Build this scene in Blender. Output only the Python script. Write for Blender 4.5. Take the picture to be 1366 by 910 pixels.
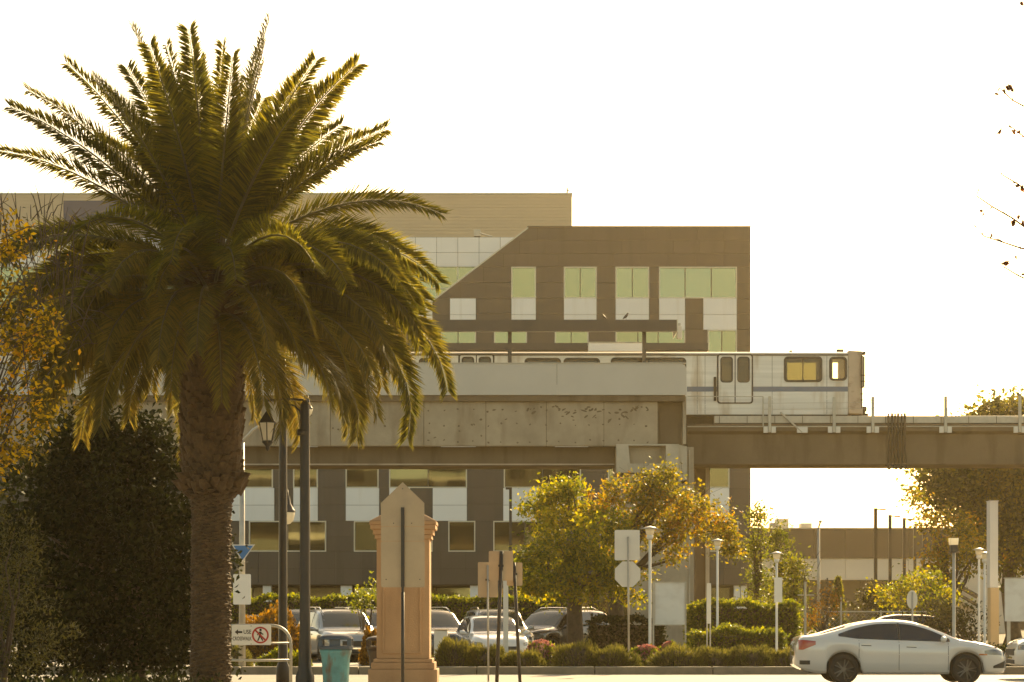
import bpy, math, random
import numpy as np
from mathutils import Vector, Matrix

for o in list(bpy.data.objects):
    bpy.data.objects.remove(o)
SC = bpy.context.scene
COL = SC.collection
R = math.radians
random.seed(7)
rng = np.random.default_rng(11)

# ------------------------------------------------------------------ camera
F, HY, CH = 3226.0, 816.0, 1.6          # focal length (px of a 1366 px wide picture), horizon row, eye height
cd = bpy.data.cameras.new('camera')
cam = bpy.data.objects.new('camera', cd); COL.objects.link(cam)
cam.location = (0, 0, CH); cam.rotation_euler = (R(90), 0, 0)
cd.sensor_width = 36.0; cd.lens = F / 1366 * 36
cd.shift_y = (HY - 455) / 1366
cd.clip_start = 0.5; cd.clip_end = 3000
SC.camera = cam

# ------------------------------------------------------------------ sky, sun, exposure
SUN_EL, SUN_AZ = 27.0, 19.0            # degrees above the horizon, degrees to the right of the view direction
w = bpy.data.worlds.new('World'); SC.world = w; w.use_nodes = True
nt = w.node_tree; nt.nodes.clear()
sky = nt.nodes.new('ShaderNodeTexSky'); sky.sky_type = 'NISHITA'; sky.sun_disc = False
sky.sun_elevation = R(SUN_EL); sky.sun_rotation = R(SUN_AZ)
sky.air_density = 1.0; sky.dust_density = 2.0; sky.ozone_density = 0.6
tint = nt.nodes.new('ShaderNodeMix'); tint.data_type = 'RGBA'; tint.blend_type = 'MULTIPLY'
tint.inputs[0].default_value = 1.0
tint.inputs[7].default_value = (1.0, 0.80, 0.52, 1)
bg = nt.nodes.new('ShaderNodeBackground'); bg.inputs[1].default_value = 0.15
wo = nt.nodes.new('ShaderNodeOutputWorld')
nt.links.new(sky.outputs[0], tint.inputs[6]); nt.links.new(tint.outputs[2], bg.inputs[0]); nt.links.new(bg.outputs[0], wo.inputs[0])

sl = bpy.data.lights.new('sun', 'SUN'); sl.energy = 4.6; sl.angle = R(0.55); sl.color = (1.0, 0.77, 0.41)
sun = bpy.data.objects.new('sun', sl); COL.objects.link(sun)
sdir = Vector((math.sin(R(SUN_AZ)) * math.cos(R(SUN_EL)), math.cos(R(SUN_AZ)) * math.cos(R(SUN_EL)), math.sin(R(SUN_EL))))
sun.rotation_euler = sdir.to_track_quat('Z', 'Y').to_euler()
sun.location = (30, 60, 60)

vs = SC.view_settings
SC.display_settings.display_device = 'sRGB'
vs.view_transform = 'Standard'; vs.look = 'None'; vs.gamma = 1.0; vs.use_curve_mapping = False
vs.exposure = 1.22
SC.render.engine = 'CYCLES'
cy = SC.cycles
cy.use_denoising = True
cy.max_bounces = 7; cy.diffuse_bounces = 3; cy.glossy_bounces = 3; cy.transmission_bounces = 5; cy.transparent_max_bounces = 8
cy.volume_bounces = 0
cy.caustics_reflective = False; cy.caustics_refractive = False
cy.sample_clamp_indirect = 6.0

# ------------------------------------------------------------------ helpers
def X(px, D): return (px - 683.0) / F * D
def Z(py, D): return CH + (HY - py) / F * D
def P(px, py, D): return Vector((X(px, D), D, Z(py, D)))

LOC = {}
def link(o, parent=None):
    COL.objects.link(o)
    if parent is not None: o.parent = parent
    return o
def tag(o, label=None, cat=None, group=None, kind=None):
    if label: o['label'] = label
    if cat: o['category'] = cat
    if group: o['group'] = group
    if kind: o['kind'] = kind
    return o
def thing(name, label, cat, loc, group=None, rz=0.0):
    o = bpy.data.objects.new(name, None); o.empty_display_size = 0.2
    COL.objects.link(o); o.location = loc; o.rotation_euler = (0, 0, rz)
    LOC[o] = Vector(loc)
    return tag(o, label, cat, group)

class MB:
    """collects shapes; build() links them as ONE mesh object"""
    def __init__(s): s.v = []; s.f = []
    def add(s, vs, fs):
        b = len(s.v); s.v += [tuple(v) for v in vs]; s.f += [tuple(i + b for i in f) for f in fs]; return s
    def box(s, x0, x1, y0, y1, z0, z1):
        v = [(x0,y0,z0),(x1,y0,z0),(x1,y1,z0),(x0,y1,z0),(x0,y0,z1),(x1,y0,z1),(x1,y1,z1),(x0,y1,z1)]
        return s.add(v, [(0,3,2,1),(4,5,6,7),(0,1,5,4),(1,2,6,5),(2,3,7,6),(3,0,4,7)])
    def prism(s, poly, y0, y1):
        """polygon in x,z (counter-clockwise seen from -y) extruded along y"""
        n = len(poly)
        v = [(x, y0, z) for x, z in poly] + [(x, y1, z) for x, z in poly]
        f = [tuple(range(n)), tuple(range(2*n-1, n-1, -1))]
        f += [(i, i+n, (i+1) % n + n, (i+1) % n) for i in range(n)]
        return s.add(v, f)
    def vprism(s, poly, z0, z1, scale1=1.0, c=(0, 0)):
        """polygon in x,y extruded along z"""
        n = len(poly)
        v = [(x, y, z0) for x, y in poly] + [(c[0]+(x-c[0])*scale1, c[1]+(y-c[1])*scale1, z1) for x, y in poly]
        f = [tuple(range(n-1, -1, -1)), tuple(range(n, 2*n))]
        f += [(i, (i+1) % n, (i+1) % n + n, i+n) for i in range(n)]
        return s.add(v, f)
    def tube(s, pts, rad, n=8, cap=True):
        pts = [Vector(p) for p in pts]
        if not hasattr(rad, '__len__'): rad = [rad] * len(pts)
        rings = []; b = len(s.v)
        up = Vector((0, 0, 1)); prev = None
        for i, p in enumerate(pts):
            d = (pts[min(i+1, len(pts)-1)] - pts[max(i-1, 0)])
            if d.length < 1e-9: d = Vector((0, 0, 1))
            d.normalize()
            if prev is None:
                a = d.cross(Vector((0, 1, 0)) if abs(d.y) < 0.9 else Vector((1, 0, 0))).normalized()
            else:
                a = (prev - d * prev.dot(d))
                a = a.normalized() if a.length > 1e-6 else d.orthogonal().normalized()
            prev = a; c = d.cross(a)
            for k in range(n):
                t = 2 * math.pi * k / n
                s.v.append(tuple(p + (a * math.cos(t) + c * math.sin(t)) * rad[i]))
        m = len(pts)
        for i in range(m - 1):
            for k in range(n):
                k2 = (k + 1) % n
                s.f.append((b+i*n+k, b+i*n+k2, b+(i+1)*n+k2, b+(i+1)*n+k))
        if cap:
            s.f.append(tuple(b + k for k in range(n-1, -1, -1)))
            s.f.append(tuple(b + (m-1)*n + k for k in range(n)))
        return s
    def lathe(s, prof, cx, cy_, n=16):
        """prof: list of (r, z)"""
        b = len(s.v); m = len(prof)
        for r, z in prof:
            for k in range(n):
                t = 2*math.pi*k/n
                s.v.append((cx + r*math.cos(t), cy_ + r*math.sin(t), z))
        for i in range(m-1):
            for k in range(n):
                k2 = (k+1) % n
                s.f.append((b+i*n+k, b+i*n+k2, b+(i+1)*n+k2, b+(i+1)*n+k))
        s.f.append(tuple(b+k for k in range(n-1, -1, -1)))
        s.f.append(tuple(b+(m-1)*n+k for k in range(n)))
        return s
    def ring(s, outer, inner, y0, y1):
        """frame between two polygons (same count) in x,z, extruded along y"""
        n = len(outer)
        v = [(x,y0,z) for x,z in outer]+[(x,y0,z) for x,z in inner]+[(x,y1,z) for x,z in outer]+[(x,y1,z) for x,z in inner]
        f = []
        for i in range(n):
            j = (i+1) % n
            f += [(i,j,n+j,n+i),(2*n+i,3*n+i,3*n+j,2*n+j),(i,2*n+i,2*n+j,j),(n+i,n+j,3*n+j,3*n+i)]
        return s.add(v, f)
    def build(s, name, m, parent=None, smooth=False, bevel=0.0, origin=None):
        me = bpy.data.meshes.new(name)
        v = s.v
        off = LOC.get(parent) if parent is not None else (Vector(origin) if origin is not None else None)
        if off is not None: v = [(a-off.x, b-off.y, c-off.z) for a, b, c in v]
        me.from_pydata(v, [], s.f); me.update()
        if m: me.materials.append(m)
        if smooth: me.polygons.foreach_set('use_smooth', [True]*len(me.polygons))
        o = link(bpy.data.objects.new(name, me), parent)
        if parent is None and origin is not None: o.location = origin
        LOC[o] = Vector((0, 0, 0)) if off is None else Vector(off)
        if bevel:
            bm_ = o.modifiers.new('bevel', 'BEVEL'); bm_.width = bevel; bm_.segments = 2; bm_.limit_method = 'ANGLE'
        return o

def quads_mesh(name, verts, m, parent=None, origin=(0,0,0)):
    """verts: (N,4,3) array -> mesh of separate quads"""
    N = len(verts)
    off = np.array(LOC.get(parent, Vector(origin)))
    co = (verts.reshape(-1, 3) - off).astype(np.float32)
    me = bpy.data.meshes.new(name)
    me.vertices.add(4*N); me.vertices.foreach_set('co', co.ravel())
    me.loops.add(4*N); me.loops.foreach_set('vertex_index', np.arange(4*N, dtype=np.int32))
    me.polygons.add(N); me.polygons.foreach_set('loop_start', np.arange(0, 4*N, 4, dtype=np.int32))
    me.update(calc_edges=True); me.validate()
    me.materials.append(m)
    o = link(bpy.data.objects.new(name, me), parent)
    if parent is None: o.location = origin
    return o

def unit(v): return v / np.maximum(np.linalg.norm(v, axis=-1, keepdims=True), 1e-9)
def leaf_quads(pts, size, aspect=0.5, dirs=None, jitter=0.5, droop=0.0, r=rng):
    """a small folded leaf (base, side, tip, side) at each point"""
    n = len(pts)
    d = r.normal(size=(n, 3))
    if dirs is not None: d = unit(d) * jitter + dirs
    d[:, 2] -= droop
    d = unit(d)
    sde = unit(np.cross(d, r.normal(size=(n, 3))))
    nor = np.cross(d, sde)
    s = (size * r.uniform(0.6, 1.3, n))[:, None]
    wv = s * aspect * 0.5
    base = pts - d * s * 0.5
    mid = pts + d * s * 0.05
    tip = pts + d * s * 0.5
    fold = nor * s * 0.10
    return np.stack([base, mid + sde*wv + fold, tip, mid - sde*wv + fold], 1)

# ------------------------------------------------------------------ materials
def nodes(name):
    m = bpy.data.materials.new(name); m.use_nodes = True
    t = m.node_tree; t.nodes.clear()
    out = t.nodes.new('ShaderNodeOutputMaterial')
    return m, t, out
def pos(t, scale=(1,1,1)):
    g = t.nodes.new('ShaderNodeNewGeometry'); mp = t.nodes.new('ShaderNodeMapping')
    mp.inputs['Scale'].default_value = scale
    t.links.new(g.outputs['Position'], mp.inputs['Vector']); return mp.outputs['Vector']
def M(name, col, rough=0.6, var=0.18, scale=2.0, bump=0.0, bscale=None, metal=0.0, spec=0.5, coat=0.0, stretch=(1,1,1), rand=0.0, col2=None, stain=None):
    """plain surface: base colour broken up by two noises, optional streak stains (colour, amount, scale-vector)"""
    m, t, out = nodes(name)
    b = t.nodes.new('ShaderNodeBsdfPrincipled'); t.links.new(b.outputs[0], out.inputs[0])
    b.inputs['Roughness'].default_value = rough; b.inputs['Metallic'].default_value = metal
    b.inputs['Specular IOR Level'].default_value = spec; b.inputs['Coat Weight'].default_value = coat
    b.inputs['Coat Roughness'].default_value = 0.05
    v = pos(t, stretch)
    n1 = t.nodes.new('ShaderNodeTexNoise'); n1.inputs['Scale'].default_value = scale; n1.inputs['Detail'].default_value = 6
    n1.inputs['Roughness'].default_value = 0.62
    t.links.new(v, n1.inputs['Vector'])
    rp = t.nodes.new('ShaderNodeValToRGB'); rp.color_ramp.elements[0].position = 0.3; rp.color_ramp.elements[1].position = 0.7
    c2 = col2 if col2 else tuple(min(1, c*(1+var)) for c in col)
    c1 = tuple(c*(1-var) for c in col)
    rp.color_ramp.elements[0].color = (*c1, 1); rp.color_ramp.elements[1].color = (*c2, 1)
    t.links.new(n1.outputs['Fac'], rp.inputs[0])
    last = rp.outputs[0]
    if rand:
        oi = t.nodes.new('ShaderNodeObjectInfo'); mr = t.nodes.new('ShaderNodeMapRange')
        mr.inputs['To Min'].default_value = 1-rand; mr.inputs['To Max'].default_value = 1+rand
        t.links.new(oi.outputs['Random'], mr.inputs[0])
        hs = t.nodes.new('ShaderNodeHueSaturation'); t.links.new(mr.outputs[0], hs.inputs['Value']); t.links.new(last, hs.inputs['Color']); last = hs.outputs[0]
    if stain:
        scol, amt, sv, lo = stain
        v2 = pos(t, sv); n2 = t.nodes.new('ShaderNodeTexNoise'); n2.inputs['Scale'].default_value = 1.0; n2.inputs['Detail'].default_value = 5
        t.links.new(v2, n2.inputs['Vector'])
        r2 = t.nodes.new('ShaderNodeMapRange'); r2.inputs['From Min'].default_value = lo; r2.inputs['From Max'].default_value = lo+0.16; r2.inputs['To Max'].default_value = amt
        t.links.new(n2.outputs['Fac'], r2.inputs[0])
        mx = t.nodes.new('ShaderNodeMix'); mx.data_type = 'RGBA'; t.links.new(r2.outputs[0], mx.inputs[0]); t.links.new(last, mx.inputs[6]); mx.inputs[7].default_value = (*scol, 1)
        last = mx.outputs[2]
    t.links.new(last, b.inputs['Base Color'])
    if bump:
        n3 = t.nodes.new('ShaderNodeTexNoise'); n3.inputs['Scale'].default_value = bscale or scale*6; n3.inputs['Detail'].default_value = 4
        t.links.new(v, n3.inputs['Vector'])
        bp = t.nodes.new('ShaderNodeBump'); bp.inputs['Strength'].default_value = bump; bp.inputs['Distance'].default_value = 0.03
        t.links.new(n3.outputs['Fac'], bp.inputs['Height']); t.links.new(bp.outputs[0], b.inputs['Normal'])
    return m
def LEAF(name, cols, trans=0.45, rough=0.5, spec=0.35):
    """leaves: hue varies from leaf to leaf, light passes through the blade"""
    m, t, out = nodes(name)
    g = t.nodes.new('ShaderNodeNewGeometry'); rp = t.nodes.new('ShaderNodeValToRGB')
    el = rp.color_ramp.elements
    while len(el) < len(cols): el.new(0.5)
    for i, c in enumerate(cols):
        el[i].position = i / max(1, len(cols)-1); el[i].color = (*c, 1)
    n = t.nodes.new('ShaderNodeTexNoise'); n.inputs['Scale'].default_value = 0.55; n.inputs['Detail'].default_value = 3
    t.links.new(g.outputs['Position'], n.inputs['Vector'])
    ma = t.nodes.new('ShaderNodeMath'); ma.operation = 'MULTIPLY_ADD'; ma.inputs[1].default_value = 1.6; ma.inputs[2].default_value = -0.8
    t.links.new(n.outputs['Fac'], ma.inputs[0])
    ad = t.nodes.new('ShaderNodeMath'); ad.operation = 'ADD'; ad.use_clamp = True
    t.links.new(g.outputs['Random Per Island'], ad.inputs[0]); t.links.new(ma.outputs[0], ad.inputs[1])
    t.links.new(ad.outputs[0], rp.inputs[0])
    b = t.nodes.new('ShaderNodeBsdfPrincipled'); b.inputs['Roughness'].default_value = rough; b.inputs['Specular IOR Level'].default_value = spec
    tr = t.nodes.new('ShaderNodeBsdfTranslucent')
    hs = t.nodes.new('ShaderNodeHueSaturation'); hs.inputs['Saturation'].default_value = 1.12; hs.inputs['Value'].default_value = 2.2
    t.links.new(rp.outputs[0], b.inputs['Base Color']); t.links.new(rp.outputs[0], hs.inputs['Color']); t.links.new(hs.outputs[0], tr.inputs['Color'])
    mx = t.nodes.new('ShaderNodeMixShader'); mx.inputs[0].default_value = trans
    t.links.new(b.outputs[0], mx.inputs[1]); t.links.new(tr.outputs[0], mx.inputs[2]); t.links.new(mx.outputs[0], out.inputs[0])
    return m
def GLASS(name, col, rough=0.04, metal=0.85, wav=0.02, rand=0.0, see=0.0):
    m, t, out = nodes(name)
    b = t.nodes.new('ShaderNodeBsdfPrincipled'); t.links.new(b.outputs[0], out.inputs[0])
    b.inputs['Base Color'].default_value = (*col, 1); b.inputs['Metallic'].default_value = metal; b.inputs['Roughness'].default_value = rough
    n = t.nodes.new('ShaderNodeTexNoise'); n.inputs['Scale'].default_value = 0.5; n.inputs['Detail'].default_value = 1; t.links.new(pos(t), n.inputs['Vector'])
    bp = t.nodes.new('ShaderNodeBump'); bp.inputs['Strength'].default_value = 1.0; bp.inputs['Distance'].default_value = wav
    t.links.new(n.outputs['Fac'], bp.inputs['Height']); t.links.new(bp.outputs[0], b.inputs['Normal'])
    if rand:
        oi = t.nodes.new('ShaderNodeObjectInfo'); mr = t.nodes.new('ShaderNodeMapRange'); hs = t.nodes.new('ShaderNodeHueSaturation')
        mr.inputs['To Min'].default_value = 1-rand; mr.inputs['To Max'].default_value = 1+rand
        t.links.new(oi.outputs['Random'], mr.inputs[0]); t.links.new(mr.outputs[0], hs.inputs['Value']); hs.inputs['Color'].default_value = (*col, 1); t.links.new(hs.outputs[0], b.inputs['Base Color'])
        # each pane sits a hair out of true
        ad = t.nodes.new('ShaderNodeVectorMath'); ad.operation = 'ADD'; cb = t.nodes.new('ShaderNodeCombineXYZ'); m2 = t.nodes.new('ShaderNodeMapRange')
        m2.inputs['To Min'].default_value = -0.02; m2.inputs['To Max'].default_value = 0.02; t.links.new(oi.outputs['Random'], m2.inputs[0])
        t.links.new(m2.outputs[0], cb.inputs[0]); t.links.new(m2.outputs[0], cb.inputs[2]); t.links.new(bp.outputs[0], ad.inputs[0]); t.links.new(cb.outputs[0], ad.inputs[1]); t.links.new(ad.outputs[0], b.inputs['Normal'])
    if see:
        tp = t.nodes.new('ShaderNodeBsdfTransparent'); tp.inputs['Color'].default_value = (0.62, 0.66, 0.5, 1)
        mx = t.nodes.new('ShaderNodeMixShader'); mx.inputs[0].default_value = see
        t.links.new(b.outputs[0], mx.inputs[1]); t.links.new(tp.outputs[0], mx.inputs[2]); t.links.new(mx.outputs[0], out.inputs[0])
    return m
def CLEAR(name, col, alpha=0.5, rough=0.03):
    """thin tinted pane one can look through"""
    m, t, out = nodes(name)
    g = t.nodes.new('ShaderNodeBsdfGlossy'); g.inputs['Roughness'].default_value = rough; g.inputs['Color'].default_value = (0.9, 0.9, 0.9, 1)
    tp = t.nodes.new('ShaderNodeBsdfTransparent'); tp.inputs['Color'].default_value = (*col, 1)
    fr = t.nodes.new('ShaderNodeFresnel'); fr.inputs['IOR'].default_value = 1.5
    mx = t.nodes.new('ShaderNodeMixShader'); t.links.new(fr.outputs[0], mx.inputs[0]); t.links.new(tp.outputs[0], mx.inputs[1]); t.links.new(g.outputs[0], mx.inputs[2])
    t.links.new(mx.outputs[0], out.inputs[0]); return m
def FROST(name, col, trans=0.6):
    m, t, out = nodes(name)
    d = t.nodes.new('ShaderNodeBsdfPrincipled'); d.inputs['Base Color'].default_value = (*col, 1); d.inputs['Roughness'].default_value = 0.25
    tr = t.nodes.new('ShaderNodeBsdfTranslucent'); tr.inputs['Color'].default_value = (*col, 1)
    mx = t.nodes.new('ShaderNodeMixShader'); mx.inputs[0].default_value = trans
    t.links.new(d.outputs[0], mx.inputs[1]); t.links.new(tr.outputs[0], mx.inputs[2]); t.links.new(mx.outputs[0], out.inputs[0]); return m

MT = dict(
    asphalt=M('asphalt', (0.20, 0.18, 0.155), 0.75, 0.15, 0.7, 0.25, 30),
    lot=M('lot_asphalt', (0.09, 0.085, 0.075), 0.85, 0.2, 0.6, 0.2, 30),
    earth=M('earth', (0.10, 0.08, 0.05), 0.95, 0.3, 1.2, 0.4, 12),
    pave=M('pavement', (0.36, 0.33, 0.28), 0.85, 0.12, 1.5, 0.2, 25),
    kerb=M('kerb_concrete', (0.24, 0.195, 0.13), 0.9, 0.22, 2.2, 0.2, 25),
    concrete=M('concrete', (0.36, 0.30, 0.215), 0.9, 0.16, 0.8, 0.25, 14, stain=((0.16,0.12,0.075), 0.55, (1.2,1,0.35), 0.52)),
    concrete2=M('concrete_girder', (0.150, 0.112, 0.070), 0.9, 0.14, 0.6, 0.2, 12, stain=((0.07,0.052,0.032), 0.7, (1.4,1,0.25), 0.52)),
    concrete3=M('concrete_pale', (0.46, 0.41, 0.32), 0.9, 0.14, 1.2, 0.2, 14, stain=((0.20,0.17,0.12), 0.6, (0.8,1,0.8), 0.52)),
    stainc=M('form_mark', (0.17, 0.13, 0.085), 0.95, 0.3, 6),
    parapet=M('parapet_paint', (0.52, 0.49, 0.43), 0.7, 0.05, 0.5, 0.05, 8),
    clad=M('cladding', (0.048, 0.042, 0.036), 0.5, 0.07, 0.5, 0.0, rand=0.12, stain=((0.036,0.031,0.026), 0.6, (1.6,1,0.12), 0.5)),
    backing=M('backing', (0.03, 0.026, 0.02), 0.9, 0.1),
    whitep=M('white_panel', (0.82, 0.80, 0.75), 0.5, 0.03, 0.4, rand=0.04, stain=((0.70,0.66,0.58), 0.5, (2.5,1,0.15), 0.55)),
    tan=M('tan_siding', (0.60, 0.47, 0.31), 0.7, 0.05, 0.3, 0.0),
    bluep=M('blue_grey_panel', (0.055, 0.062, 0.11), 0.5, 0.05, 0.3),
    frame=M('alu_frame', (0.58, 0.55, 0.44), 0.4, 0.05, metal=0.2),
    gframe=M('dark_mullion', (0.09, 0.08, 0.06), 0.5, 0.05),
    glassg=GLASS('green_glass', (0.205, 0.225, 0.135), 0.12, 0.85, 0.006, 0.12),
    glassd=GLASS('dark_glass', (0.25, 0.24, 0.14), 0.03, 0.85, 0.0025, 0.25, 0.42),
    steel=M('stainless', (0.62, 0.60, 0.56), 0.40, 0.13, 0.7, 0.0, metal=0.35, stretch=(0.25,1,7), stain=((0.36,0.28,0.19), 0.6, (2.2,1,0.35), 0.53)),
    steelc=M('cab_fibreglass', (0.50, 0.40, 0.30), 0.6, 0.08, 2, stain=((0.24,0.15,0.09), 0.7, (1,3,3.2), 0.56)),
    roofm=M('train_roof', (0.62, 0.58, 0.50), 0.45, 0.08, 1, metal=0.2),
    rubber=M('rubber', (0.03, 0.027, 0.024), 0.6, 0.1),
    stripe=M('blue_stripe', (0.13, 0.17, 0.24), 0.5, 0.08, 3),
    under=M('underframe', (0.05, 0.04, 0.03), 0.8, 0.3, 3),
    interior=M('train_interior', (0.42, 0.36, 0.22), 0.8, 0.1),
    galv=M('galvanised', (0.42, 0.39, 0.33), 0.45, 0.12, 4, metal=0.4),
    dark=M('dark_paint', (0.035, 0.027, 0.02), 0.45, 0.15, 3),
    black=M('black_iron', (0.022, 0.018, 0.014), 0.5, 0.2, 5),
    signback=M('sign_back', (0.40, 0.30, 0.19), 0.5, 0.08, 2.5, metal=0.25, stain=((0.28,0.22,0.16), 0.5, (2,1,2), 0.55)),
    signpale=M('sign_pale', (0.66, 0.63, 0.56), 0.5, 0.05, 1.5),
    signwhite=M('sign_white', (0.80, 0.76, 0.68), 0.5, 0.03, 2),
    red=M('sign_red', (0.42, 0.03, 0.02), 0.5, 0.05),
    ink=M('sign_ink', (0.02, 0.017, 0.014), 0.5, 0.05),
    blue=M('sign_blue', (0.04, 0.16, 0.38), 0.5, 0.06),
    stucco=M('stucco', (0.47, 0.28, 0.145), 0.9, 0.10, 1.6, 0.25, 40, stain=((0.33,0.18,0.09), 0.6, (3,3,0.5), 0.52)),
    teal=M('teal_paint', (0.105, 0.27, 0.26), 0.6, 0.22, 5, 0.15, 20, stain=((0.15,0.08,0.04), 0.95, (6,6,1.8), 0.53)),
    lid=M('can_lid', (0.055, 0.075, 0.10), 0.45, 0.15, 5),
    plinth=M('warehouse_dark', (0.040, 0.037, 0.033), 0.7, 0.05, 0.2),
    wwall=M('warehouse_white', (0.70, 0.62, 0.50), 0.8, 0.05, 0.3),
    bark=M('bark', (0.085, 0.06, 0.04), 0.95, 0.35, 6, 0.6, 20),
    barkp=M('palm_bark', (0.055, 0.034, 0.018), 0.95, 0.40, 5, 0.6, 22),
    palmbase=M('palm_leaf_base', (0.078, 0.046, 0.021), 0.9, 0.45, 7, 0.4, 25),
    rachis=M('palm_rachis', (0.12, 0.095, 0.035), 0.6, 0.2, 3),
    frost=FROST('frosted_glass', (0.85, 0.80, 0.68)),
    board=M('board_paint', (0.62, 0.62, 0.58), 0.6, 0.05, 1.0, stain=((0.48,0.46,0.42), 0.6, (1.5,1,2.5), 0.5)),
    pyl=M('pylon_white', (0.66, 0.60, 0.53), 0.6, 0.04, 1.0),
    pyl2=M('pylon_orange_lit', (0.55, 0.38, 0.20), 0.6, 0.05, 1.0),  # orange light on the pylon's lower part, put into its colour
)
# ------------------------------------------------------------------ ground, road, pavements
def sheet(name, x0, x1, y0, y1, z, m):
    o = MB().add([(x0,y0,z),(x1,y0,z),(x1,y1,z),(x0,y1,z)], [(0,1,2,3)]).build(name, m); o['kind'] = 'structure'; return o
sheet('ground', -420, 420, -60, 700, 0.0, MT['earth'])
sheet('road', -180, 180, 46.5, 61.4, 0.004, MT['asphalt'])
sheet('parking_lot', -60, 60, 68.5, 99, 0.02, MT['lot'])
near = MB().box(-180, 180, 30, 46.5, -0.2, 0.15).build('pavement', MT['pave']); near['kind'] = 'structure'
# far pavement: kerb stones (each its own piece) along the planted strip
strip = MB().box(-180, 180, 61.75, 66.0, -0.2, 0.135).build('planted_strip', MT['earth']); strip['kind'] = 'structure'
far = MB().box(-180, 180, 66.0, 68.5, -0.2, 0.15).build('pavement', MT['pave']); far['kind'] = 'structure'
kerb = MB().box(-180, 180, 61.47, 61.73, -0.2, 0.11).build('kerb', MT['backing']); kerb['kind'] = 'structure'
km = None
for i in range(-10, 11):
    if km is None:
        o = MB().box(-1.49, 1.49, 61.40, 61.75, -0.1, 0.20).build('kerb_stone', MT['kerb'], kerb, bevel=0.025); km = o.data
    else:
        o = link(bpy.data.objects.new('kerb_stone', km), kerb)
        b = o.modifiers.new('bevel', 'BEVEL'); b.width = 0.025; b.segments = 2
    o.location = (i * 3.0 + 0.6, 0, 0)
# the paved break in the planting, at the car-park entrance
walk = MB().box(-15, -4.1, 61.76, 65.98, 0.0, 0.160).build('pavement', MT['pave']); walk['kind'] = 'structure'
# painted bay lines in the car park
for k in range(9):
    o = MB().box(-14 + k*2.7, -13.9 + k*2.7, 70, 75, 0.021, 0.025).build('bay_marking', MT['signpale']); o['kind'] = 'structure'

# ------------------------------------------------------------------ office building
DB = 160.0
bld = thing('office_building', 'large brown panelled office building with green windows and diagonal roof edge', 'building', (X(480, DB), DB, 0))
bx = lambda p: X(p, DB)
bz = lambda p: Z(p, DB)
def xdiag(py): return 705 - (py - 303) * 1.314
LEFT = -70
# backing volume: dark core behind the cladding
core = [(bx(LEFT), bz(427)), (bx(LEFT), bz(781)), (bx(1000), bz(781)), (bx(1000), bz(304)), (bx(704), bz(304)), (bx(xdiag(426)), bz(426))]
core = [(bx(LEFT), bz(781)), (bx(1000.4), bz(781)), (bx(1000.4), bz(304)), (bx(706), bz(304)), (bx(xdiag(427)+2), bz(427)), (bx(LEFT), bz(427))]
MB().prism(core, DB+0.16, DB+25).build('wall', MT['backing'], bld)
MB().prism([(bx(703), bz(303)), (bx(1001.4), bz(303)), (bx(1001.4), bz(301.6)), (bx(704), bz(301.6))], DB-0.06, DB+25.2).build('roof_edge', MT['clad'], bld)
MB().box(bx(1000.4)+0.003, bx(1001.2), DB+0.0, DB+25.1, bz(781), bz(303.2)).build('end_wall', MT['clad'], bld)
# openings: (x0, x1, kind) per storey
rowsW = {   # window rows: y0, y1 -> list of (x0, x1, splits)
    (356, 398): [(682,715,[]), (752,796,[774]), (821,866,[843.5]), (879,983,[914,949])],
    (440, 482): [(588,635,[611]), (659,703,[681]), (740,785,[762]), (821,914,[851,878]), (944,983,[963])],
    (525, 567): [(461,505,[]), (588,635,[611]), (740,785,[762]), (821,866,[843]), (944,983,[963])],
    (610, 651): [(250,364,[300]), (391,424,[]), (461,505,[]), (519,623,[571]), (672,775,[724]), (811,850,[]), (940,973,[])],
    (695, 736): [(180,300,[240]), (332,435,[384]), (472,577,[526]), (598,634,[]), (658,741,[700]), (800,850,[]), (940,985,[])],
}
rowsP = {
    (398, 440): [(546,577), (600,635), (682,715), (752,796), (821,866), (879,914), (938,983)],
    (482, 525): [(461,505), (588,635), (740,785), (821,866), (944,983)],
    (567, 610): [(391,424), (588,635), (740,785), (821,866), (944,983)],
    (651, 695): [(300,366), (391,424), (461,506), (519,547), (577,623), (671,717), (741,775), (811,850), (945,973)],
}
edges = [303,320.5,338,356,377,398,419,440,461,482,503,525,546,567,588,610,630,651,673,695,715.5,736,758,780]
unitbox = MB().box(-0.5,0.5,0,1,-0.5,0.5)
def mesh_of(mb, name, m):
    me = bpy.data.meshes.new(name); me.from_pydata(mb.v, [], mb.f); me.update(); me.materials.append(m); return me
panel_me = mesh_of(unitbox, 'panel', MT['clad'])
wpanel_me = mesh_of(unitbox, 'white_panel', MT['whitep'])
def piece(name, me, parent, x0, x1, y0, dy, z0, z1):
    o = link(bpy.data.objects.new(name, me), parent)
    l = LOC[parent]
    o.location = ((x0+x1)/2 - l.x, y0 - l.y, (z0+z1)/2 - l.z); o.scale = (x1-x0, dy, z1-z0); return o
rest = MB(); npan = 0
GAP = 0.022
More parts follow.
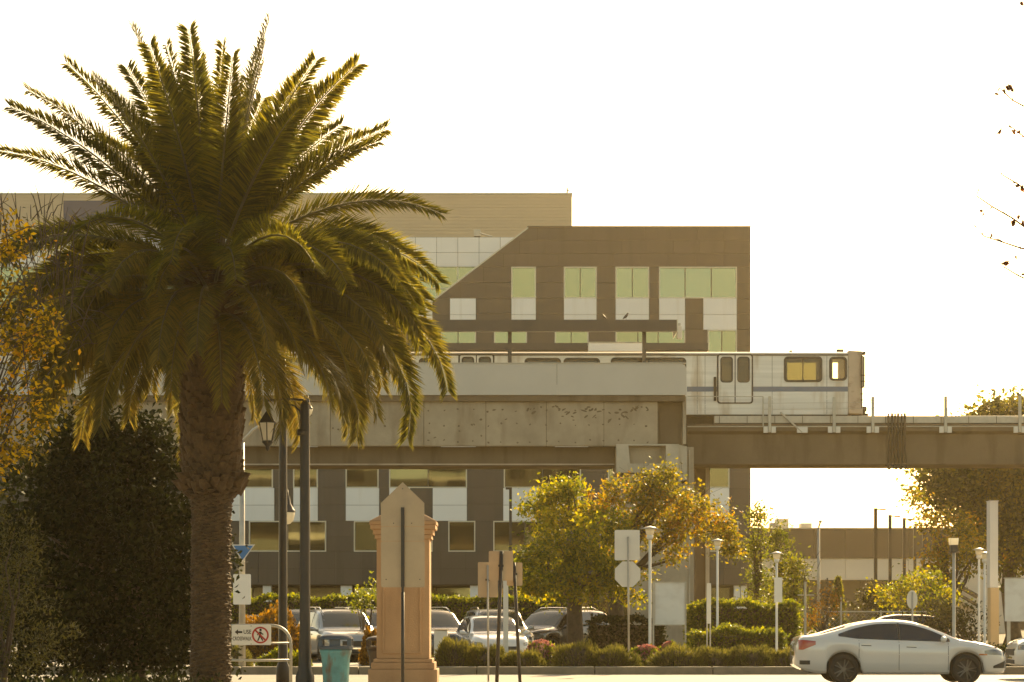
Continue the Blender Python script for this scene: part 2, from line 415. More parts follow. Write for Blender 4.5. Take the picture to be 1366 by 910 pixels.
for a, b in zip(edges[:-1], edges[1:]):
    holes = []
    for (y0, y1), L_ in list(rowsW.items()) + list(rowsP.items()):
        if y0 <= a + 0.5 and y1 >= b - 0.5: holes += [(h[0], h[1]) for h in L_]
    holes.sort()
    xs = LEFT if a >= 425 else xdiag(b) 
    spans = []; cur = xs
    for h0, h1 in holes:
        if h1 <= cur: continue
        if h0 > cur: spans.append((cur, h0))
        cur = h1
    spans.append((cur, 1001))
    for s0, s1 in spans:
        n = max(1, round((s1 - s0) / 35.0)); cuts = [s0 + (s1-s0)*i/n for i in range(n+1)]
        for c0, c1 in zip(cuts[:-1], cuts[1:]):
            if c1 - c0 < 2: continue
            hidden = (460 < a < 610) or c1 < 320
            if a < 419 and xdiag(a) > c0:       # cut along the diagonal edge
                xt = min(xdiag(a), c1); yb = b
                poly = [(bx(c0), bz(b)), (bx(c1)-GAP, bz(b)), (bx(c1)-GAP, bz(a)-GAP), (bx(xt), bz(a)-GAP)]
                if xt >= c1 - 0.01: poly = [(bx(c0), bz(b)), (bx(c1)-GAP, bz(b)), (bx(c1)-GAP, bz(303+(705-c1)/1.314))]
                MB().prism(poly, DB, DB+0.12).build('panel', MT['clad'], bld); npan += 1
            elif hidden or npan >= 296:
                rest.box(bx(c0)+GAP/2, bx(c1)-GAP/2, DB, DB+0.12, bz(b)+GAP/2, bz(a)-GAP/2)
            else:
                piece('panel', panel_me, bld, bx(c0)+GAP/2, bx(c1)-GAP/2, DB, 0.12, bz(b)+GAP/2, bz(a)-GAP/2); npan += 1
tag(rest.build('panel_field', MT['clad'], bld), kind='stuff')
# light metal edge along the diagonal
d0 = Vector((bx(704), DB-0.03, bz(303))); d1 = Vector((bx(xdiag(426)), DB-0.03, bz(426)))
dn = Vector((-(d1-d0).z, 0, (d1-d0).x)).normalized()*-0.09
MB().add([d0, d1, d1-dn, d0-dn, d0+Vector((0,.5,0)), d1+Vector((0,.5,0)), d1-dn+Vector((0,.5,0)), d0-dn+Vector((0,.5,0))],
         [(0,1,2,3),(7,6,5,4),(0,4,5,1),(1,5,6,2),(2,6,7,3),(3,7,4,0)]).build('edge_trim', MT['frame'], bld)
for (y0, y1), L_ in rowsP.items():
    ym = y0 + (y1-y0)*0.52
    for x0, x1 in L_:
        for q0, q1 in ((y0, ym), (ym, y1)):
            piece('white_panel', wpanel_me, bld, bx(x0)+0.015, bx(x1)-0.015, DB-0.015, 0.12, bz(q1)+0.012, bz(q0)-0.012)
def window(parent, x0, x1, y0, y1, splits, D, gm, light=True):
    fx = lambda p: X(p, D)
    fz = lambda p: Z(p, D)
    t = 0.075
    o = [(fx(x0),fz(y1)),(fx(x1),fz(y1)),(fx(x1),fz(y0)),(fx(x0),fz(y0))]
    i = [(fx(x0)+t,fz(y1)+t),(fx(x1)-t,fz(y1)+t),(fx(x1)-t,fz(y0)-t),(fx(x0)+t,fz(y0)-t)]
    w_ = MB().ring(o, i, D-0.025, D+0.12).build('window', MT['frame'], parent)
    cuts = [x0] + splits + [x1]
    for a, b in zip(cuts[:-1], cuts[1:]):
        MB().box(fx(a)+ (t if a == x0 else 0.03), fx(b)-(t if b == x1 else 0.03), D+0.09, D+0.10, fz(y1)+t, fz(y0)-t).build('pane', gm, w_)
        if light:
            u = random.random(); zl = fz(y0)-t-(fz(y0)-fz(y1)-2*t)*(0.12 if u < 0.35 else random.uniform(0.2, 0.75))
            MB().box(fx(a)+t+0.03, fx(b)-t-0.03, D+0.125, D+0.135, zl, fz(y0)-t).build('blind', MT['parapet'], w_)
    for s_ in splits:
        MB().box(fx(s_)-0.03, fx(s_)+0.03, D+0.02, D+0.1, fz(y1)+t, fz(y0)-t).build('mullion', MT['gframe'], w_)
for (y0, y1), L_ in rowsW.items():
    for x0, x1, sp in L_:
        window(bld, x0, x1, y0, y1, sp, DB, MT['glassg'] if y0 < 500 else MT['glassd'], y0 > 500)
# upper left curtain wall, behind the diagonal
DC = 160.9
cx_ = lambda p: X(p, DC)
cz_ = lambda p: Z(p, DC)
MB().box(cx_(LEFT), cx_(712), DC+0.15, DC+24, cz_(440), cz_(316)).build('wall', MT['backing'], bld)
x = 356.0
cols = []
while x > LEFT: cols.append(x); x -= 28.3
cols = sorted(cols + [356+28.3*i for i in range(1, 13)])
for c0, c1 in zip(cols[:-1], cols[1:]):
    for y0, y1, me_ in ((316.5,337,'w'), (337,356,'w')):
        piece('white_panel', wpanel_me, bld, cx_(c0)+0.012, cx_(c1)-0.012, DC, 0.12, cz_(y1)+0.012, cz_(y0)-0.012)
    MB().box(cx_(c0)+0.03, cx_(c1)-0.03, DC+0.04, DC+0.07, cz_(411), cz_(356.6)).build('pane', MT['glassg'], bld)
    MB().box(cx_(c0)-0.03, cx_(c0)+0.03, DC+0.0, DC+0.1, cz_(411), cz_(356.6)).build('mullion', MT['frame'], bld)
MB().box(cx_(LEFT), cx_(560), DC-0.1, DC+0.1, cz_(427), cz_(411)).build('spandrel', MT['whitep'], bld)
MB().box(cx_(LEFT), cx_(700), DC-0.05, DC+0.2, cz_(385)-0.03, cz_(385)+0.03).build('transom', MT['frame'], bld)
# roof-top storey with tan siding
DPH = 170.0
ph = MB()
zt, zb = Z(259.5, DPH), Z(330, DPH)
ph.box(X(LEFT-10, DPH), X(763, DPH), DPH+0.03, DPH+14, zb, zt)
ph.build('penthouse_wall', MT['tan'], bld)
nr = 16
for i in range(nr):
    MB().box(X(LEFT-10, DPH), X(763, DPH), DPH-0.02, DPH+0.029, zb+(zt-zb)*i/nr+0.012, zb+(zt-zb)*(i+1)/nr-0.012).build('siding_board', MT['tan'], bld)
MB().box(X(LEFT-10, DPH), X(763.6, DPH), DPH-0.08, DPH+14.1, zt, zt+0.12).build('coping', MT['frame'], bld)
MB().box(X(85, DPH), X(226, DPH), DPH-0.10, DPH-0.03, Z(301, DPH), Z(268, DPH)).build('louvre_panel', MT['bluep'], bld)
MB().tube([P(757, 260, DPH)+Vector((0,1,0)), P(757, 247, DPH)+Vector((0,1,0))], 0.06, 6).tube([P(757, 250.5, DPH)+Vector((0,1,0)), P(761, 252, DPH)+Vector((0,1,0))], 0.05, 6).build('antenna', MT['galv'], bld)
MB().box(X(632, DPH-8), X(641, DPH-8), DPH-8, DPH-7.4, Z(315, DPH-8), Z(306, DPH-8)).tube([P(640, 311, DPH-8), P(657, 316, DPH-8)], 0.05, 6).build('roof_vent', MT['galv'], bld)
# recessed ground floor
gf = 0.0
MB().box(bx(LEFT), bx(1001), DB+2.5, DB+2.6, 0, bz(781)).build('ground_floor_wall', MT['backing'], bld)
for k, p in enumerate(range(-40, 980, 62)):
    MB().box(bx(p)+0.05, bx(p+62)-0.05, DB+2.40, DB+2.45, 0.15, bz(784)).build('ground_floor_pane', MT['glassd'], bld)
for p0, p1 in ((454,469), (554,566), (627,641), (900,914), (980,988), (989,997), (250,262), (350,361)):
    MB().box(bx(p0), bx(p1), DB+0.3, DB+0.9, 0, bz(781)-0.003).build('pilaster', MT['whitep'], bld)

# ------------------------------------------------------------------ warehouse far right
DW = 222.0
wh = thing('warehouse', 'long low warehouse with dark grey upper wall and cream lower wall', 'warehouse', (X(1120, DW), DW, 0))
for c0, c1 in zip(range(960, 1800, 42), range(1002, 1842, 42)):
    MB().box(X(c0,DW)+0.02, X(c1,DW)-0.02, DW, DW+0.3, Z(745,DW), Z(706,DW)).build('upper_panel', MT['plinth'], wh)
    MB().box(X(c0,DW)+0.015, X(c1,DW)-0.015, DW+0.1, DW+0.3, Z(772,DW), Z(745,DW)-0.005).build('lower_panel', MT['wwall'], wh)
MB().box(X(960,DW), X(1842,DW), DW+0.31, DW+40, 0, Z(705.5,DW)).build('wall', MT['plinth'], wh)
MB().box(X(960,DW), X(1842,DW), DW-0.1, DW+40.2, Z(705.4,DW), Z(704,DW)).build('roof_edge', MT['frame'], wh)
MB().box(X(960,DW), X(1842,DW), DW-1.2, DW+0.05, Z(774,DW), Z(771.5,DW)).build('awning', MT['wwall'], wh)
for a, b, c in ((1036,1052,692), (1069,1083,698)):
    MB().box(X(a,DW+8), X(b,DW+8), DW+8, DW+10, Z(706,DW+8), Z(c,DW+8)).box(X(a,DW+8)+0.1, X(b,DW+8)-0.1, DW+7.95, DW+8.0, Z(703,DW+8), Z(c+2,DW+8)).build('roof_unit', MT['wwall'], wh, bevel=0.05)
MB().lathe([(0.4, Z(706,DW+8)), (0.42, Z(699,DW+8)), (0.3, Z(697,DW+8))], X(1033,DW+8), DW+9, 12).build('roof_vent', MT['galv'], wh, True)
# outdoor stair beside the warehouse
st = thing('outdoor_stair', 'dark sloping stair railing against the pale wall beyond the lamp posts', 'stair', (X(1290,180), 180, 0))
MB().box(X(1276,181), X(1360,181), 181, 181.3, 0, Z(752,181)).build('side_wall', MT['wwall'], st)
for dy in (0, 9):
    MB().tube([P(1276, 780+dy*1.3, 180), P(1304, 796+dy*1.3, 180)], 0.18-dy*0.006, 6).build('handrail', MT['dark'], st)
for i in range(8):
    p = P(1278+i*3.4, 797+i*2, 180)
    MB().box(p.x-0.15, p.x+0.15, 179.6, 180.9, p.z-0.1, p.z).build('step', MT['galv'], st)

# ------------------------------------------------------------------ elevated station and guideway
DS = 100.0
sx = lambda p: X(p, DS)
sz = lambda p: Z(p, DS)
sta = thing('elevated_station', 'concrete elevated station platform with pale parapet and stained beam', 'station', (sx(700), DS, 0))
SL = -120
pp = [(sx(SL), sz(527)), (sx(915.5), sz(527)), (sx(915.5), sz(491)), (sx(912), sz(486.3)), (sx(906), sz(485)), (sx(SL), sz(485))]
# parapet made of cast panels
cuts = [SL, 20, 170, 320, 470, 606, 743]
for a, b in zip(cuts[:-1], cuts[1:]):
    MB().box(sx(a)+0.008, sx(b)-0.008, DS, DS+0.2, sz(527), sz(485)).build('parapet_panel', MT['parapet'], sta)
MB().prism([(sx(743)+0.008, sz(527)), (sx(915.5), sz(527)), (sx(915.5), sz(491)), (sx(913.5), sz(487)), (sx(908), sz(485)), (sx(743)+0.008, sz(485))], DS, DS+0.2).build('parapet_panel', MT['parapet'], sta)
MB().box(sx(SL), sx(915.5), DS-0.03, DS+0.23, sz(485)+0.002, sz(483.8)).build('coping', MT['galv'], sta)
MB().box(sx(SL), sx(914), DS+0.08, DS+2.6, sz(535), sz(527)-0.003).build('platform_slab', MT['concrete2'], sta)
cuts = [SL, 60, 240, 440, 565, 648, 729, 806, 878]
for a, b in zip(cuts[:-1], cuts[1:]):
    MB().box(sx(a)+0.012, sx(b)-0.012, DS+0.28, DS+0.8, sz(594), sz(535)-0.002).build('beam_panel', MT['concrete'], sta)
MB().box(sx(SL), sx(879), DS+0.35, DS+0.9, sz(593.5), sz(536)).build('beam_core', MT['stainc'], sta)
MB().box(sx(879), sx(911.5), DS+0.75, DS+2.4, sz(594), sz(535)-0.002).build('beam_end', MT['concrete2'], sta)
MB().box(sx(911.5), sx(916), DS+0.24, DS+2.4, sz(592), sz(528)).build('end_fin', MT['concrete'], sta)
# cast form-tie recesses and spalls on the beam
hole_me = None
rr = random.Random(3)
marks = []
for k in range(16):
    for row in (547, 566, 588): marks.append((572 + k*19.5 + rr.uniform(-2,2), row + rr.uniform(-2,2), rr.uniform(1.0, 1.9), rr.uniform(0.8,1.5)))
for k in range(42): marks.append((rr.uniform(690, 868), 541 + abs(rr.gauss(0, 11)), rr.uniform(1.5, 4.5), rr.uniform(0.8, 1.8)))
for k in range(22): marks.append((rr.uniform(350, 690), rr.uniform(542, 585), rr.uniform(1.0, 3.0), rr.uniform(0.8, 1.6)))
for mx_, my_, rx_, rz_ in marks:
    if my_ > 591: continue
    n = 8; c = P(mx_, my_, DS); tilt = rr.uniform(-0.9, 0.9)
    poly = []
    for k in range(n):
        a = 2*math.pi*k/n; q = rr.uniform(0.7, 1.15)
        u, v_ = math.cos(a)*rx_*q, math.sin(a)*rz_*q
        poly.append((c.x + (u*math.cos(tilt)-v_*math.sin(tilt))/F*DS, c.z + (u*math.sin(tilt)+v_*math.cos(tilt))/F*DS))
    MB().prism(poly, DS+0.272, DS+0.285).build('surface_chip', MT['stainc'], sta)
# soffit girder running behind, under the platform
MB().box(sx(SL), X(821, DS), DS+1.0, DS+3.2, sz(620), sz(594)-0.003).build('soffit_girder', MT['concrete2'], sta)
MB().box(sx(SL), X(821, DS), DS+0.9, DS+0.998, sz(618.5), sz(616.8)).build('drip_edge', MT['concrete3'], sta)
# pier with cap
pier = thing('guideway_pier', 'concrete pier with recessed cap holding up the platform end', 'pier', (sx(886), DS+1.0, 0))
capD = DS - 0.25
o_ = [(sx(822), sz(631)), (sx(905), sz(631)), (sx(905), sz(593)), (sx(822), sz(593))]
i_ = [(sx(840), sz(619)), (sx(888), sz(619)), (sx(888), sz(595)), (sx(838), sz(595))]
MB().ring(o_, i_, capD, capD+0.35).build('cap_face', MT['concrete3'], pier)
MB().box(sx(822), sx(905), capD+0.36, capD+3.4, sz(631), sz(595.2)).build('cap', MT['concrete'], pier)
MB().prism([(sx(905)+0.003, sz(643)), (sx(916), sz(640)), (sx(916), sz(596)), (sx(905)+0.003, sz(593.5))], capD+0.1, capD+3.2).build('cap_shoulder', MT['concrete3'], pier)
MB().prism([(sx(847), 0), (sx(926), 0), (sx(926), sz(596)), (sx(916)+0.01, sz(596)), (sx(916)+0.01, sz(644)), (sx(850), sz(650)), (sx(826), sz(632))], capD+0.45, capD+2.9).build('column', MT['concrete'], pier)
MB().box(sx(919.5), sx(921), capD+0.38, capD+0.46, 0.4, sz(600)).build('downpipe', MT['concrete3'], pier)
pier2 = thing('guideway_support', 'rear concrete support post just right of the big pier', 'pier', (X(938,105), 105, 0))
MB().box(X(927,105), X(947,105), 105, 107, 0, Z(619,105)).build('column', MT['concrete2'], pier2)
MB().box(X(941,105), X(946,105), 104.85, 104.99, 0, Z(620,105)).build('edge_strip', MT['concrete3'], pier2)
# trackway girder to the right
DG = 102.6
gx = lambda p: X(p, DG)
gz = lambda p: Z(p, DG)
gd = thing('guideway_girder', 'long brown concrete guideway girder carrying the track out to the right', 'guideway', (gx(1150), DG, 0))
MB().prism([(0,0),(1,0),(1,1),(0,1)], 0, 1)
gp = [(DG+0.35, gz(619.5)), (DG+2.9, gz(619.5)), (DG+2.9, gz(577)), (DG+3.4, gz(572)), (DG+3.4, gz(566)), (DG, gz(566)), (DG, gz(575)), (DG+0.25, gz(579)), (DG+0.25, gz(617))]
for a, b in ((917, 1194), (1194.4, 1640), (1640.4, 2100)):
    n = len(gp); v = [(gx(a), y, z) for y, z in gp] + [(gx(b), y, z) for y, z in gp]
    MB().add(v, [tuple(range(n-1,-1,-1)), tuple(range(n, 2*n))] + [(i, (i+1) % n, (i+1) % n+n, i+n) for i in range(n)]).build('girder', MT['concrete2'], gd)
MB().box(gx(917), gx(2100), DG+0.1, DG+0.34, gz(619.3), gz(617.4)).build('bottom_flange', MT['concrete2'], gd)
MB().box(gx(953), gx(2100), DG+0.12, DG+0.45, gz(566)+0.002, gz(554.5)).build('cable_trough', MT['galv'], gd, bevel=0.02)
MB().box(gx(953), gx(2100), DG+0.06, DG+0.118, gz(566), gz(564)).build('trough_lip', MT['under'], gd)
for p in range(960, 2100, 37):
    MB().box(gx(p)-0.012, gx(p)+0.012, DG+0.105, DG+0.13, gz(565.5), gz(555)).build('trough_joint', MT['under'], gd)
MB().tube([P(917, 569.2, DG-0.05), P(2100, 568.6, DG-0.05)], 0.025, 6).build('conduit', MT['galv'], gd)
for k in (0.9, 2.5):
    MB().box(gx(600), gx(2100), DG+0.6+k-0.05, DG+0.6+k+0.05, gz(566)+0.002, gz(566)+0.16).build('rail', MT['under'], gd)
for p, top in ((1026.5, 529), (1112.5, 530), (1164, 529.5), (1261, 529), (1360, 528), (1458, 528), (1556, 528), (1654, 528)):
    MB().box(gx(p)-0.06, gx(p)+0.06, DG-0.12, DG-0.02, gz(577), gz(top)).build('fence_post', MT['galv'], gd)
    for s in (-1, 1):
        MB().box(gx(p)+s*0.17-0.09, gx(p)+s*0.17+0.09, DG-0.10, DG-0.003, gz(577.5), gz(569.5)).build('post_bracket', MT['signpale'], gd)
MB().box(gx(1266)-0.035, gx(1266)+0.035, DG+0.5, DG+0.6, gz(557), gz(543)).build('marker_post', MT['galv'], gd)
MB().tube([P(1041, 550, DG-0.07), P(1070, 577, DG-0.07)], 0.045, 6).build('brace', MT['galv'], gd)
MB().box(gx(1063), gx(1077), DG-0.10, DG-0.003, gz(577.5), gz(570)).build('post_bracket', MT['signpale'], gd)
MB().tube([P(917, 529, DG-0.15), P(1018, 529, DG-0.15)], 0.018, 6).tube([P(1018, 529, DG-0.15), P(1018, 570, DG-0.15)], 0.03, 6).build('handrail', MT['galv'], gd)
for yy in (538, 546):
    MB().tube([P(1018, yy, DG-0.08), P(1164, yy-1, DG-0.08)], 0.008, 4).build('fence_wire', MT['galv'], gd)
# bundle of cables strapped down over the girder
for k, p in enumerate((1185, 1190, 1194, 1198, 1203, 1207)):
    q = rr.uniform(-0.6, 0.6)
    MB().tube([P(p, 553, DG+0.4), P(p, 552.6, DG-0.03), P(p, 556, DG-0.12), P(p+q, 580, DG-0.10), P(p+q, 600, DG+0.16), P(p-q+0.8, 618, DG+0.15), P(p+0.8, 621.5, DG+0.2), P(p+0.5, 622.5, DG+0.7)], 0.045 + 0.012*(k % 2), 6).build('cable', MT['under'], gd, True)
for k in range(9):
    c = P(1183 + k*3.1, 620 + abs(math.sin(k*1.3))*4, DG+0.1)
    MB().lathe([(0.02, c.z-0.09), (0.075, c.z-0.05), (0.085, c.z), (0.06, c.z+0.07)], c.x, c.y, 8).build('clamp', MT['under'], gd, True)
for k in range(12):
    c = P(930 + k*38 + rr.uniform(-9, 9), 561, DG+0.5)
    MB().box(c.x-0.1, c.x+0.1, c.y, c.y+2.2, gz(566)+0.001, gz(566)+0.08).build('sleeper', MT['under'], gd)

# platform canopy
can = thing('platform_canopy', 'dark flat platform canopy on slim posts above the train', 'canopy', (sx(700), DS+1.6, sz(527)))
DCN = DS+1.2
MB().box(X(SL,DCN), X(903,DCN), DCN, DCN+0.3, Z(442,DCN), Z(426.5,DCN)).build('fascia', MT['clad'], can)
MB().box(X(SL,DCN), X(902,DCN), DCN+0.303, DCN+2.6, Z(432,DCN), Z(427,DCN)).build('roof_deck', MT['dark'], can)
MB().box(X(903,DCN)+0.002, X(904.3,DCN), DCN-0.02, DCN+2.6, Z(442,DCN), Z(426,DCN)).build('end_trim', MT['frame'], can)
for p in (500, 680, 860.5, 320, 140):
    MB().box(X(p-2.6,DCN), X(p+2.6,DCN), DCN+0.6, DCN+0.78, Z(527,DCN), Z(432.2,DCN)).build('post', MT['clad'], can)
ls = thing('platform_light_box', 'small pale light box hanging at the end of the dark canopy', 'light box', (X(908,DCN), DCN+1.0, Z(448,DCN)))
MB().box(X(905,DCN), X(912,DCN), DCN+0.9, DCN+1.15, Z(448.5,DCN), Z(431,DCN)).build('case', MT['signpale'], ls, bevel=0.03)
MB().box(X(906,DCN), X(910,DCN), DCN+0.95, DCN+1.1, Z(431,DCN), Z(427.5,DCN)).build('hanger', MT['galv'], ls)
DC2 = 109.0
can2 = thing('far_canopy', 'lower dark canopy edge behind the train roof', 'canopy', (X(700,DC2), DC2, Z(527,DC2)))
MB().box(X(SL,DC2), X(944.5,DC2), DC2, DC2+2.5, Z(467,DC2), Z(457.5,DC2)).build('fascia', MT['clad'], can2)
MB().box(X(944.5,DC2)+0.002, X(946,DC2), DC2-0.02, DC2+2.5, Z(467,DC2), Z(457,DC2)).build('end_trim', MT['frame'], can2)
for p in (560, 740, 920):
    MB().box(X(p-2,DC2), X(p+2,DC2), DC2+1, DC2+1.2, Z(560,DC2), Z(467.2,DC2)).build('post', MT['clad'], can2)
lb = thing('pale_roof_box', 'long pale box unit sitting above the train roof behind a canopy post', 'roof unit', (X(820,108), 108, Z(470,108)))
MB().box(X(785,108), X(857,108), 107.6, 108.8, Z(470,108), Z(458.5,108)).build('case', MT['signwhite'], lb, bevel=0.02)
MB().box(X(784,108), X(858,108), 107.55, 108.85, Z(458.5,108)+0.002, Z(457.6,108)).build('cover', MT['galv'], lb)

# perched birds
def bird(p, label, s=1.0, flip=1):
    t = thing('bird', label, 'bird', p, 'birds on the canopy')
    body = MB().tube([p+Vector((-0.14*flip,0,0.02))*s, p+Vector((-0.06*flip,0,0.09))*s, p+Vector((0.0,0,0.14))*s, p+Vector((0.05*flip,0,0.21))*s, p+Vector((0.065*flip,0,0.26))*s, p+Vector((0.09*flip,0,0.275))*s, p+Vector((0.125*flip,0,0.265))*s],
        [0.012*s, 0.045*s, 0.062*s, 0.045*s, 0.036*s, 0.028*s, 0.006*s], 8)
    body.build('body', MT['black'], t, True)
    for k in (-1, 1): MB().tube([p+Vector((0,0.02*k,0.10))*s, p+Vector((0.01*flip,0.02*k,0))*s], 0.007*s, 4).build('leg', MT['dark'], t)
bird(P(835, 426.3, DCN+0.15), 'dark bird perched upright on the canopy edge', 0.95)
bird(P(806, 426.3, DCN+1.2), 'faint smaller bird perched on the canopy left of the dark one', 0.8, -1)

# ------------------------------------------------------------------ train
DT = 103.3
tx = lambda p: X(p, DT)
tz = lambda p: Z(p, DT)
tr = thing('train', 'silver metro train with blue stripe standing at the elevated platform', 'train', (tx(850), DT+1.6, tz(566)))
TW = 3.1
def rrect(x0, x1, z0, z1, r, n=5):
    pts = []
    for cx0, cz0, a0 in ((x1-r, z0+r, -90), (x1-r, z1-r, 0), (x0+r, z1-r, 90), (x0+r, z0+r, 180)):
        for k in range(n):
            a = R(a0 + 90*k/(n-1)); pts.append((cx0+r*math.cos(a), cz0+r*math.sin(a)))
    return pts
def wall_holes(mb, x0, x1, z0, z1, holes, y0, y1):
    xs = sorted(set([x0, x1] + [h for q in holes for h in q[:2]]))
    for a, b in zip(xs[:-1], xs[1:]):
        zs = sorted([(h[2], h[3]) for h in holes if h[0] <= a+1e-6 and h[1] >= b-1e-6]); cur = z0
        for l, u in zs:
            if l > cur: mb.box(a, b, y0, y1, cur, l)
            cur = u
        if cur < z1: mb.box(a, b, y0, y1, cur, z1)
wins = [(1047,1095.5,477,508.5), (1107.5,1128.5,477.5,506.5), (816,914,478.5,512), (753,799,479,512), (701,747,479,512), (560,600,479,512), (480,530,479,512), (380,440,479,512), (270,330,479,512), (160,220,479,512)]
doors = [(958,1003), (613,658), (60,105)]
hol = [(tx(a), tx(b), tz(d), tz(c)) for a, b, c, d in wins]
dh = [(tx(a), tx(b), tz(537.5), tz(473)) for a, b in doors]
TX0 = -110
mbn = MB(); wall_holes(mbn, tx(TX0), tx(1131), tz(553), tz(473.0)+0.01, hol + dh, DT, DT+0.1); mbn.build('side_wall', MT['steel'], tr)
hol2 = [(a+0.1, b+0.55, c+0.1, min(d+0.3, tz(474))) if k == 0 else ((a+0.05, min(b+0.35, tx(1130.5)), c+0.05, min(d+0.3, tz(474))) if k == 1 else (a, b, c, d)) for k, (a, b, c, d) in enumerate(hol)]
mbf = MB(); wall_holes(mbf, tx(TX0), tx(1131), tz(553), tz(473.0)+0.01, hol2 + dh, DT+TW-0.1, DT+TW); mbf.build('side_wall', MT['steel'], tr)
# shallow body ribs along the lower side
for yy in (527, 533, 540, 546):
    for a, b in ((1004.5, 1131), (917, 956.5)):
        MB().box(tx(a), tx(b), DT-0.012, DT-0.001, tz(yy)-0.012, tz(yy)+0.012).build('body_rib', MT['steel'], tr)
# roof: rounded extrusion
rp_ = [(DT-0.0, tz(473)), (DT-0.03, tz(472.5)), (DT+0.08, tz(470)), (DT+0.45, tz(468.2)), (DT+1.0, tz(467.2)), (DT+TW/2, tz(466.8)), (DT+TW-1.0, tz(467.2)), (DT+TW-0.45, tz(468.2)), (DT+TW-0.08, tz(470)), (DT+TW, tz(473))]
n = len(rp_); v = [(tx(TX0), y, z) for y, z in rp_] + [(tx(1131), y, z) for y, z in rp_]
MB().add(v, [tuple(range(n)), tuple(range(2*n-1, n-1, -1))] + [(i, i+n, (i+1) % n+n, (i+1) % n) for i in range(n)]).build('roof', MT['roofm'], tr)
MB().box(tx(TX0), tx(1131), DT-0.035, DT-0.003, tz(474.4), tz(473.0)).build('gutter', MT['under'], tr)
MB().box(tx(TX0), tx(1131), DT+0.1, DT+TW-0.1, tz(553), tz(551)).build('floor', MT['under'], tr)
MB().box(tx(TX0), tx(1128), DT+0.25, DT+TW-0.25, tz(565), tz(553.2)).build('underframe', MT['under'], tr)
MB().box(tx(917), tx(1131), DT+0.05, DT+0.2, tz(556), tz(553.003)).build('skirt', MT['under'], tr)
for a, b in ((1004.5, 1131), (916.5, 957.5)):
    MB().box(tx(a), tx(b), DT-0.006, DT-0.001, tz(522.5), tz(515.8)).build('stripe', MT['stripe'], tr)
tg = CLEAR('train_glass', (0.20, 0.20, 0.115))
tg2 = CLEAR('cab_glass', (0.92, 0.86, 0.68))
td = CLEAR('train_glass_dark', (0.30, 0.25, 0.15))
for k, (a, b, c, d) in enumerate(wins):
    for side, y in ((0, DT), (1, DT+TW)):
        s = -1 if side == 0 else 1
        ex = 0.045
        if side == 1 and k < 2: continue
        o = rrect(tx(a)-ex, tx(b)+ex, tz(d)-ex, tz(c)+ex, 0.17); i = rrect(tx(a)+0.05, tx(b)-0.05, tz(d)+0.05, tz(c)-0.05, 0.11)
        wn = MB().ring(o, i, y+s*0.02-0.02, y+s*0.02+0.018).build('window', MT['rubber'], tr)
        MB().box(tx(a), tx(b), y-s*0.05-0.006, y-s*0.05+0.006, tz(d), tz(c)).build('pane', tg2 if k == 1 else (tg if k == 0 else td), wn)
        if k in (0, 2): MB().box((tx(a)+tx(b))/2-0.02, (tx(a)+tx(b))/2+0.02, y-s*0.04-0.02, y-s*0.04+0.02, tz(d), tz(c)).build('divider', MT['rubber'], wn)
for px_s in (930, 1030, 1103, 940.5):
    MB().box(tx(px_s)-0.008, tx(px_s)+0.008, DT-0.004, DT-0.0005, tz(552.5), tz(475)).build('body_seam', MT['under'], tr)
# inner dark surround of the big window and cab bulkhead
MB().box(tx(1100), tx(1102), DT+0.12, DT+TW-0.12, tz(551), tz(474)).build('bulkhead', MT['interior'], tr)
MB().box(tx(1046), tx(1050.5), DT+0.12, DT+0.3, tz(551), tz(474)).build('inner_partition', MT['under'], tr)
MB().box(tx(1107.6), tx(1112), DT+0.3, DT+0.6, tz(551), tz(474)).build('inner_partition', MT['under'], tr)
MB().tube([(tx(1090), DT+1.0, tz(551)), (tx(1090), DT+1.0, tz(512)), (tx(1091), DT+1.0, tz(507))], [0.28, 0.26, 0.12], 10).build('seat_back', MT['under'], tr, True)
for a, b in doors:
    m_ = (a+b)/2
    for l, r_ in ((a, m_), (m_, b)):
        zz0, zz1 = tz(537), tz(473.5)
        dmb = MB(); h_ = (tx(l)+0.14, tx(r_)-0.14, tz(509), tz(477.5))
        wall_holes(dmb, tx(l)+0.02, tx(r_)-0.02, zz0, zz1, [h_], DT-0.03, DT+0.03)
        dl = dmb.build('door', MT['steel'], tr)
        MB().ring(rrect(h_[0]-0.05, h_[1]+0.05, h_[2]-0.05, h_[3]+0.05, 0.14), rrect(h_[0]+0.02, h_[1]-0.02, h_[2]+0.02, h_[3]-0.02, 0.10), DT-0.045, DT-0.02).build('window_seal', MT['rubber'], dl)
        MB().box(h_[0], h_[1], DT-0.005, DT+0.005, h_[2], h_[3]).build('pane', td, dl)
        MB().box(tx(l)+0.02, tx(r_)-0.02, DT+TW-0.03, DT+TW+0.03, zz0, tz(509)).box(tx(l)+0.02, tx(r_)-0.02, DT+TW-0.03, DT+TW+0.03, tz(478), zz1).build('door', MT['steel'], tr)
    fr_o = rrect(tx(a)-0.05, tx(b)+0.05, tz(538.5), tz(472.2), 0.12); fr_i = rrect(tx(a)+0.012, tx(b)-0.012, tz(537), tz(474), 0.10)
    MB().ring(fr_o, fr_i, DT-0.04, DT+0.02).build('door_frame', MT['rubber'], tr)
    MB().box(tx(m_)-0.022, tx(m_)+0.022, DT-0.04, DT+0.02, tz(537), tz(474)).build('door_seal', MT['rubber'], tr)
